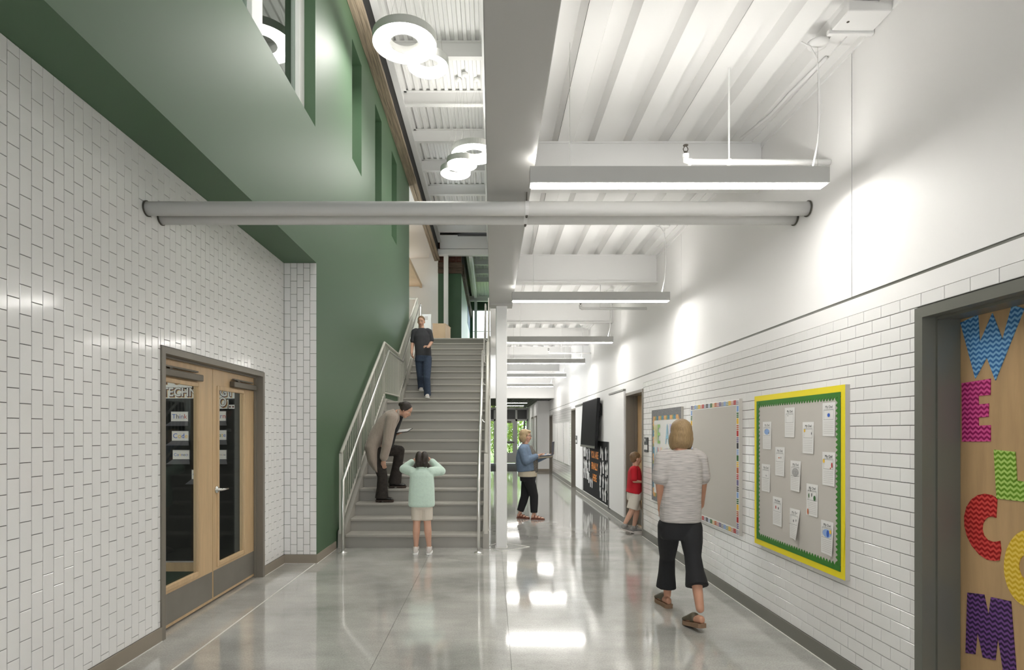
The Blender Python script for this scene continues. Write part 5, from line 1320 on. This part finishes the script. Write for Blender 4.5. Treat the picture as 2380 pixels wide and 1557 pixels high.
MB().box(-.115, .112, -.08, .08, 0, .003, Tt).build('page', 'paper', tb)

# ---------------------------------------------------------------- woman in denim jacket with laptop
Yj = 10.37
p = person('woman in denim jacket and black trousers carrying an open laptop', (.67, Yj, 0))
hip = at(1227, 1106, Yj); hN, hF = hip + V((.0, -.08, 0)), hip + V((0, .08, 0))
kN, kF = at(1241, 1152, Yj - .07), at(1220, 1152, Yj + .08); aN, aF = at(1241, 1194, Yj - .08), at(1209, 1190, Yj + .10)
nb = at(1220, 1035, Yj); shN, shF = at(1215, 1045, Yj - .17), at(1220, 1045, Yj + .17)
eN, wN = at(1222, 1072, Yj - .22), at(1249, 1059, Yj - .12); eF, wF = at(1235, 1072, Yj + .20), at(1272, 1058, Yj + .12)
hc = at(1222, 1013.5, Yj); hh = .235; hf = V((.94, -.32, -.08))
b = MB(); T = head_shape(b, hc, hf, (.08, 0, 1), hh)
b.tube([nb, hc + V((-.01, 0, -.06))], [.056, .054], 14)
R_ = (.25, .97, 0)
torso(b, [hip + V((0, 0, -.03)), at(1224, 1085, Yj), at(1222, 1060, Yj), at(1221, 1045, Yj), nb], [.16, .14, .145, .15, .08], [.12, .12, .12, .10, .06], R_)
for h_, k_, a_, sh, e_, w_ in ((hN, kN, aN, shN, eN, wN), (hF, kF, aF, shF, eF, wF)):
    b.limb([h_, lerp(h_, k_, .5), k_, lerp(k_, a_, .35), a_], [.085, .07, .052, .05, .034]); b.limb([sh, e_, w_], [.044, .036, .026])
hand(b, wN, (.92, .35, .05), (0, .3, 1), -1, .95, 15); hand(b, wF, (.6, -.6, .1), (0, 0, 1), 1, .95, 20)
for a_, dd in ((aN, (1, -.25, 0)), (aF, (.85, -.5, 0))): b.ring_loft(foot_rings(V((a_.x - .05, a_.y, .018)), dd, .23, .085, .075, kind='foot'))
body = organic(b, 'body', 'skin', p, .0075, 4); face_parts(T, hh, body, True)
c = MB()
torso(c, [at(1224, 1094, Yj), at(1223, 1085, Yj), at(1221, 1062, Yj), at(1220, 1047, Yj), at(1220, 1038, Yj), at(1220, 1032, Yj)], [.205, .21, .205, .195, .15, .08], [.165, .17, .165, .135, .10, .07], R_)
c.limb([lerp(nb, shN, .75), shN, lerp(shN, eN, .55), eN, lerp(eN, wN, .5), lerp(eN, wN, .85)], [.085, .085, .078, .074, .064, .054])
c.limb([lerp(nb, shF, .75), shF, lerp(shF, eF, .55), eF, lerp(eF, wF, .5), lerp(eF, wF, .85)], [.085, .085, .078, .074, .064, .054])
organic(c, 'denim_jacket', 'denim', p, .0095, 5)
t = MB(); torso(t, [at(1233, 1098, Yj - .03), at(1233, 1075, Yj - .03), at(1231, 1052, Yj - .03), at(1226, 1038, Yj - .02)], [.10, .10, .09, .05], [.13, .135, .11, .08], R_)
organic(t, 'patterned_top', 'print_top', p, .0095, 3)
t = MB(); torso(t, [at(1226, 1107, Yj), at(1226, 1094, Yj)], [.195, .2], [.165, .17], R_); organic(t, 'top_hem', 'cream_stripe', p, .0095, 2)
t = MB(); torso(t, [hip + V((0, 0, -.09)), hip, at(1226, 1100, Yj)], [.165, .175, .17], [.135, .145, .145], R_)
for h_, k_, a_ in ((hN, kN, aN), (hF, kF, aF)):
    t.limb([h_, lerp(h_, k_, .5), k_], [.105, .095, .078]); t.tube([k_, lerp(k_, a_, .4), a_ + V((0, 0, .02))], [.077, .074, .062], 18)
organic(t, 'trousers', 'black_cloth', p, .009, 3)
h_ = MB(); h_.ell((0, -.10 * hh, .16 * hh), (.38 * hh, .45 * hh, .39 * hh), 18, 12, T); h_.ell((0, -.26 * hh, -.16 * hh), (.36 * hh, .26 * hh, .36 * hh), 16, 12, T)
for s_ in (-1, 1): h_.ell((s_ * .31 * hh, -.08 * hh, -.18 * hh), (.10 * hh, .22 * hh, .36 * hh), 12, 10, T)
h_.ell((0, .22 * hh, .36 * hh), (.26 * hh, .16 * hh, .12 * hh), 12, 8, T)
organic(h_, 'hair', 'hair_light', p, .007, 3)
for a_, dd in ((aN, (1, -.25, 0)), (aF, (.85, -.5, 0))):
    hl = V((a_.x - .05, a_.y, 0)); so = MB().ring_loft(sole_rings(hl, dd, .24, .092, 0, .02)).build('sandal_sole', 'sandal_brown', p, recalc=True)
    d3 = V(dd).normalized(); r3 = d3.cross(V((0, 0, 1))); st_ = MB()
    for q, hgt in ((.06, .075), (.115, .062), (.165, .042)): st_.tube([hl + d3 * q + r3 * .046 + V((0, 0, .01)), hl + d3 * (q + .01) + r3 * .03 + V((0, 0, hgt)), hl + d3 * (q + .012) - r3 * .03 + V((0, 0, hgt)), hl + d3 * q - r3 * .046 + V((0, 0, .01))], .007, 6)
    st_.build('sandal_strap', 'sandal_brown', so)
lt = thing('laptop', 'open laptop with grey lid held by the woman in denim', 'laptop', at(1266, 1060, Yj))
Tl = fr((.97, -.2, .10), (.2, .98, 0), (-.10, 0, 1), at(1266, 1058, Yj))
MB().box(-.16, .14, -.15, .15, -.012, .008, Tl).build('base', 'laptop_grey', lt, bevel=.003)
MB().box(-.14, .12, -.13, .13, .008, .010, Tl).build('keyboard', 'paper', lt)
MB().box(-.008, .008, -.15, .15, 0, .23, Tl @ Matrix.Translation((.145, 0, .0)) @ Matrix.Rotation(math.radians(8), 4, 'Y')).build('lid', 'laptop_grey', lt, bevel=.003)
nbk = thing('notebook', 'thick cream notebook held under the open laptop', 'book', at(1266, 1066, Yj))
MB().box(-.15, .13, -.12, .12, -.045, -.018, Tl).build('pages', 'cream_stripe', nbk); MB().box(-.155, .135, -.125, .125, -.05, -.045, Tl).box(-.155, .135, -.125, .125, -.018, -.013, Tl).build('cover', 'black_plastic', nbk)

# ---------------------------------------------------------------- boy in red shirt stepping into the doorway
Yb = 8.86
p = person('boy in red shirt and khaki shorts stepping through the far wooden doorway', (2.2, Yb, 0))
X0 = lambda px: at(px, 1000, Yb).x
hip = at(1474, 1153, Yb); hN, hF = hip + V((0, -.055, 0)), hip + V((.02, .055, 0)); kN, kF = at(1468, 1188, Yb - .06), at(1480, 1190, Yb + .06)
aN, aF = at(1453, 1216, Yb - .06), at(1474, 1221, Yb + .06)
nb = at(1476, 1086, Yb); shN, shF = at(1473, 1093, Yb - .12), at(1479, 1093, Yb + .12); eN, wN = at(1474, 1118, Yb - .15), at(1491, 1120, Yb - .10); eF, wF = at(1484, 1116, Yb + .14), at(1497, 1116, Yb + .08)
hc = at(1478, 1066, Yb); hh = .205; hf = V((.95, .22, -.05))
b = MB(); T = head_shape(b, hc, hf, (0.05, 0, 1), hh); b.tube([nb, hc + V((-.005, 0, -.05))], [.042, .042], 14); R_ = (.1, 1, 0)
R_ = (.2, -.98, 0)
torso(b, [hip + V((0, 0, -.02)), at(1475, 1130, Yb), at(1475, 1105, Yb), nb], [.11, .10, .11, .06], [.08, .075, .08, .045], R_)
for h_, k_, a_, sh, e_, w_ in ((hN, kN, aN, shN, eN, wN), (hF, kF, aF, shF, eF, wF)):
    b.limb([h_, lerp(h_, k_, .5), k_, lerp(k_, a_, .35), a_], [.065, .056, .043, .042, .029]); b.limb([sh, e_, w_], [.033, .028, .02])
hand(b, wN, (.9, .25, -.1), (.1, .9, -.2), 1, .7, 25); hand(b, wF, (.9, -.1, 0), (0, -1, 0), -1, .7, 25)
body = organic(b, 'body', 'skin', p, .0068, 4); face_parts(T, hh, body)
c = MB(); torso(c, [at(1472, 1146, Yb), at(1474, 1136, Yb), at(1475, 1112, Yb), at(1475, 1097, Yb), at(1476, 1088, Yb), at(1476, 1083, Yb)], [.135, .135, .13, .125, .10, .05], [.105, .102, .098, .09, .07, .05], R_)
for sh, e_ in ((shN, eN), (shF, eF)): c.limb([lerp(nb, sh, .7), sh, lerp(sh, e_, .75)], [.058, .058, .054])
organic(c, 'shirt', 'shirt_red', p, .008, 4)
t = MB(); torso(t, [hip + V((0, 0, -.06)), hip, at(1474, 1142, Yb)], [.125, .13, .128], [.10, .105, .10], R_)
for h_, k_ in ((hN, kN), (hF, kF)): t.limb([h_, lerp(h_, k_, .4)], [.082, .082]); t.tube([h_, lerp(h_, k_, .85)], [.082, .086], 18)
organic(t, 'shorts', 'short_khaki', p, .008, 3)
h_ = MB(); h_.ell((0, -.09 * hh, .15 * hh), (.355 * hh, .43 * hh, .385 * hh), 18, 12, T); h_.ell((0, -.22 * hh, -.06 * hh), (.30 * hh, .24 * hh, .25 * hh), 14, 10, T); organic(h_, 'hair', 'hair_brown', p, .006, 2)
for a_, lift, dd in ((aN, .06, (.92, .3, 0)), (aF, .0, (.95, .2, 0))):
    hl = V((a_.x - .05, a_.y, 0)); u = MB().ring_loft(foot_rings(hl, dd, .20, .078, .08, .02, lift)); u.tube([a_ + V((0, 0, -.045)), a_ + V((0, 0, -.005))], [.042, .036], 12); so = organic(u, 'shoe', 'shoe_grey', p, .0065, 2)
    MB().ring_loft(sole_rings(hl, dd, .205, .08, 0, .024, lift)).build('sole', 'shoe_white', so, recalc=True)

# ---------------------------------------------------------------- woman in striped knit walking away
Yk = 4.85
p = person('woman in grey striped knit and black flared trousers walking away past the boards', (1.58, Yk, 0))
hip = at(1580, 1224, Yk); hL, hR = hip + V((-.085, .02, 0)), hip + V((.085, -.02, 0))
kL, kR = at(1551, 1294, 5.12), at(1610, 1292, 4.72); aL, aR = at(1551, 1382, 5.15), at(1627, 1415, 4.52)
nb = at(1582, 1046, Yk); shL, shR = at(1541, 1066, Yk - .02), at(1624, 1066, Yk + .02); eL, wL = at(1533, 1125, Yk - .05), at(1536, 1180, Yk + .06); eR, wR = at(1634, 1122, Yk + .03), at(1630, 1170, Yk + .18)
hc = at(1581, 1007, Yk + .02); hh = .225; hf = V((-.18, 1, -.05))
b = MB(); T = head_shape(b, hc, hf, (0, .05, 1), hh); b.tube([nb, hc + V((0, -.01, -.06))], [.052, .050], 14); R_ = (1, 0, 0)
torso(b, [hip + V((0, 0, -.03)), at(1582, 1165, Yk), at(1583, 1120, Yk), at(1583, 1070, Yk), nb], [.145, .12, .13, .14, .07], [.10, .09, .095, .085, .05], R_)
for h_, k_, a_, sh, e_, w_ in ((hL, kL, aL, shL, eL, wL), (hR, kR, aR, shR, eR, wR)):
    b.limb([h_, lerp(h_, k_, .5), k_, lerp(k_, a_, .35) + V((0, -.01, 0)), a_], [.08, .068, .05, .047, .032]); b.limb([sh, e_, w_], [.042, .034, .025])
hand(b, wL, (.05, .2, -1), (1, .1, .1), -1, .95, 22); hand(b, wR, (-.1, .5, -.85), (-1, .1, 0), 1, .95, 22)
for a_, dd, lf in ((aL, (-.18, 1, 0), 0.0), (aR, (-.28, 1, 0), .04)): b.ring_loft(foot_rings(V((a_.x, a_.y - .06, .03)), dd, .22, .08, .075, 0, lf, kind='foot'))
body = organic(b, 'body', 'skin_tan', p, .007, 4); face_parts(T, hh, body)
c = MB(); torso(c, [at(1581, 1212, Yk), at(1581, 1200, Yk), at(1582, 1160, Yk), at(1583, 1115, Yk), at(1583, 1075, Yk), at(1583, 1056, Yk), at(1582, 1045, Yk)], [.165, .170, .165, .170, .17, .14, .075], [.128, .13, .122, .12, .115, .09, .06], R_)
for sh, e_ in ((shL, eL), (shR, eR)): c.limb([lerp(nb, sh, .75), sh, lerp(sh, e_, .75)], [.07, .072, .070])
organic(c, 'knit_top', 'stripe_knit', p, .0085, 5)
t = MB(); torso(t, [hip + V((0, 0, -.10)), hip, at(1580, 1205, Yk)], [.155, .162, .155], [.115, .12, .115], R_)
for h_, k_, bot, r1 in ((hL, kL, at(1548, 1366, 5.13), .088), (hR, kR, at(1620, 1362, 4.60), .092)):
    t.limb([h_, lerp(h_, k_, .5), k_], [.095, .088, .068]); t.tube([k_, lerp(k_, bot, .5), bot], [.067, .072, r1], 18)
organic(t, 'trousers', 'black_cloth', p, .0085, 3)
h_ = MB(); h_.ell((0, -.08 * hh, .15 * hh), (.385 * hh, .44 * hh, .40 * hh), 18, 12, T); h_.ell((0, -.16 * hh, -.22 * hh), (.42 * hh, .32 * hh, .40 * hh), 18, 12, T)
for s_ in (-1, 1): h_.ell((s_ * .32 * hh, -.02 * hh, -.28 * hh), (.12 * hh, .26 * hh, .36 * hh), 12, 10, T)
h_.ell((0, -.14 * hh, -.04 * hh), (.405 * hh, .38 * hh, .34 * hh), 18, 12, T)
organic(h_, 'hair', 'hair_blond', p, .007, 14)
for a_, dd, lf in ((aL, (-.18, 1, 0), 0.0), (aR, (-.28, 1, 0), .04)):
    hl = V((a_.x, a_.y - .065, 0)); so = MB().ring_loft(sole_rings(hl, dd, .235, .088, 0, .034, lf)).build('clog_sole', 'sole_tan', p, recalc=True)
    d3 = V(dd).normalized(); u = MB().ring_loft(foot_rings(hl + d3 * .085, dd, .155, .096, .085, .03, lf * .5)); organic(u, 'clog_upper', 'clog_olive', p, .0065, 3)

# ---------------------------------------------------------------- man coming down the upper flight
Ym = 13.0
p = person('man in dark tee and blue jeans coming down the upper flight of stairs', (-1.52, Ym, 13 * RISE))
zA, zB = 13 * RISE, 14 * RISE
aR = V((at(993, 900, 12.93).x, 12.97, zA + .08)); aL = V((at(979, 900, 13.25).x, 13.27, zB + .08))
hip = at(984, 833, Ym + .02); hL, hR = hip + V((-.09, .02, 0)), hip + V((.09, -.02, 0)); kR, kL = at(992, 878, 12.88), at(977, 872, 13.05)
nb = at(980, 764, Ym); shL, shR = at(963, 771, Ym), at(998, 771, Ym); eL, wL = at(959, 797, Ym + .03), at(957, 818, Ym - .08); eR, wR = at(1003, 795, Ym + .02), at(996, 806, Ym - .18)
hc = at(979, 747.5, Ym - .02); hh = .24; hf = V((-.05, -1, -.22))
b = MB(); T = head_shape(b, hc, hf, (0, -.22, 1), hh); b.tube([nb, hc + V((0, .01, -.06))], [.062, .058], 14); R_ = (-1, 0, 0)
torso(b, [hip + V((0, 0, -.03)), at(982, 812, Ym), at(981, 790, Ym), at(980, 773, Ym), nb], [.15, .13, .14, .12, .07], [.10, .09, .085, .06, .05], R_)
for h_, k_, a_, sh, e_, w_ in ((hL, kL, aL, shL, eL, wL), (hR, kR, aR, shR, eR, wR)):
    b.limb([h_, lerp(h_, k_, .5), k_, lerp(k_, a_, .35), a_], [.09, .075, .056, .054, .038]); b.limb([sh, e_, w_], [.05, .042, .03])
hand(b, wL, (0, -.3, -1), (1, 0, 0), 1, 1.05, 25); hand(b, wR, (-.6, -.8, .1), (-.3, 0, -.9), -1, 1.05, 25)
body = organic(b, 'body', 'skin', p, .008, 4); face_parts(T, hh, body)
c = MB(); torso(c, [at(984, 828, Ym), at(984, 822, Ym), at(982, 800, Ym), at(981, 782, Ym), at(980, 770, Ym), at(980, 763, Ym)], [.175, .18, .18, .185, .15, .08], [.125, .128, .13, .12, .09, .065], R_)
for sh, e_ in ((shL, eL), (shR, eR)): c.limb([lerp(nb, sh, .75), sh, lerp(sh, e_, .8)], [.068, .066, .064])
organic(c, 'shirt', 'tee_dark', p, .0095, 4)
t = MB(); torso(t, [hip + V((0, 0, -.08)), hip, at(984, 824, Ym)], [.175, .18, .175], [.13, .135, .13], R_)
for h_, k_, a_ in ((hL, kL, aL), (hR, kR, aR)): t.limb([h_, lerp(h_, k_, .5), k_], [.105, .095, .08]); t.tube([k_, lerp(k_, a_, .5), a_ + V((0, 0, -.02))], [.08, .078, .076], 18)
organic(t, 'jeans', 'denim_dark', p, .009, 3)
h_ = MB(); h_.ell((0, -.09 * hh, .17 * hh), (.35 * hh, .42 * hh, .375 * hh), 18, 12, T); organic(h_, 'hair', 'hair_brown', p, .007, 2)
for a_, z_ in ((aL, zB), (aR, zA)):
    hl = V((a_.x, a_.y + .06, z_)); u = MB().ring_loft(foot_rings(hl, (.05, -1, 0), .28, .095, .095, .024)); u.tube([a_ + V((0, 0, -.03)), a_ + V((0, 0, .02))], [.05, .048], 12); so = organic(u, 'shoe', 'shoe_white', p, .008, 2)
    MB().ring_loft(sole_rings(hl, (.05, -1, 0), .285, .1, 0, .03)).build('sole', 'paper', so, recalc=True)
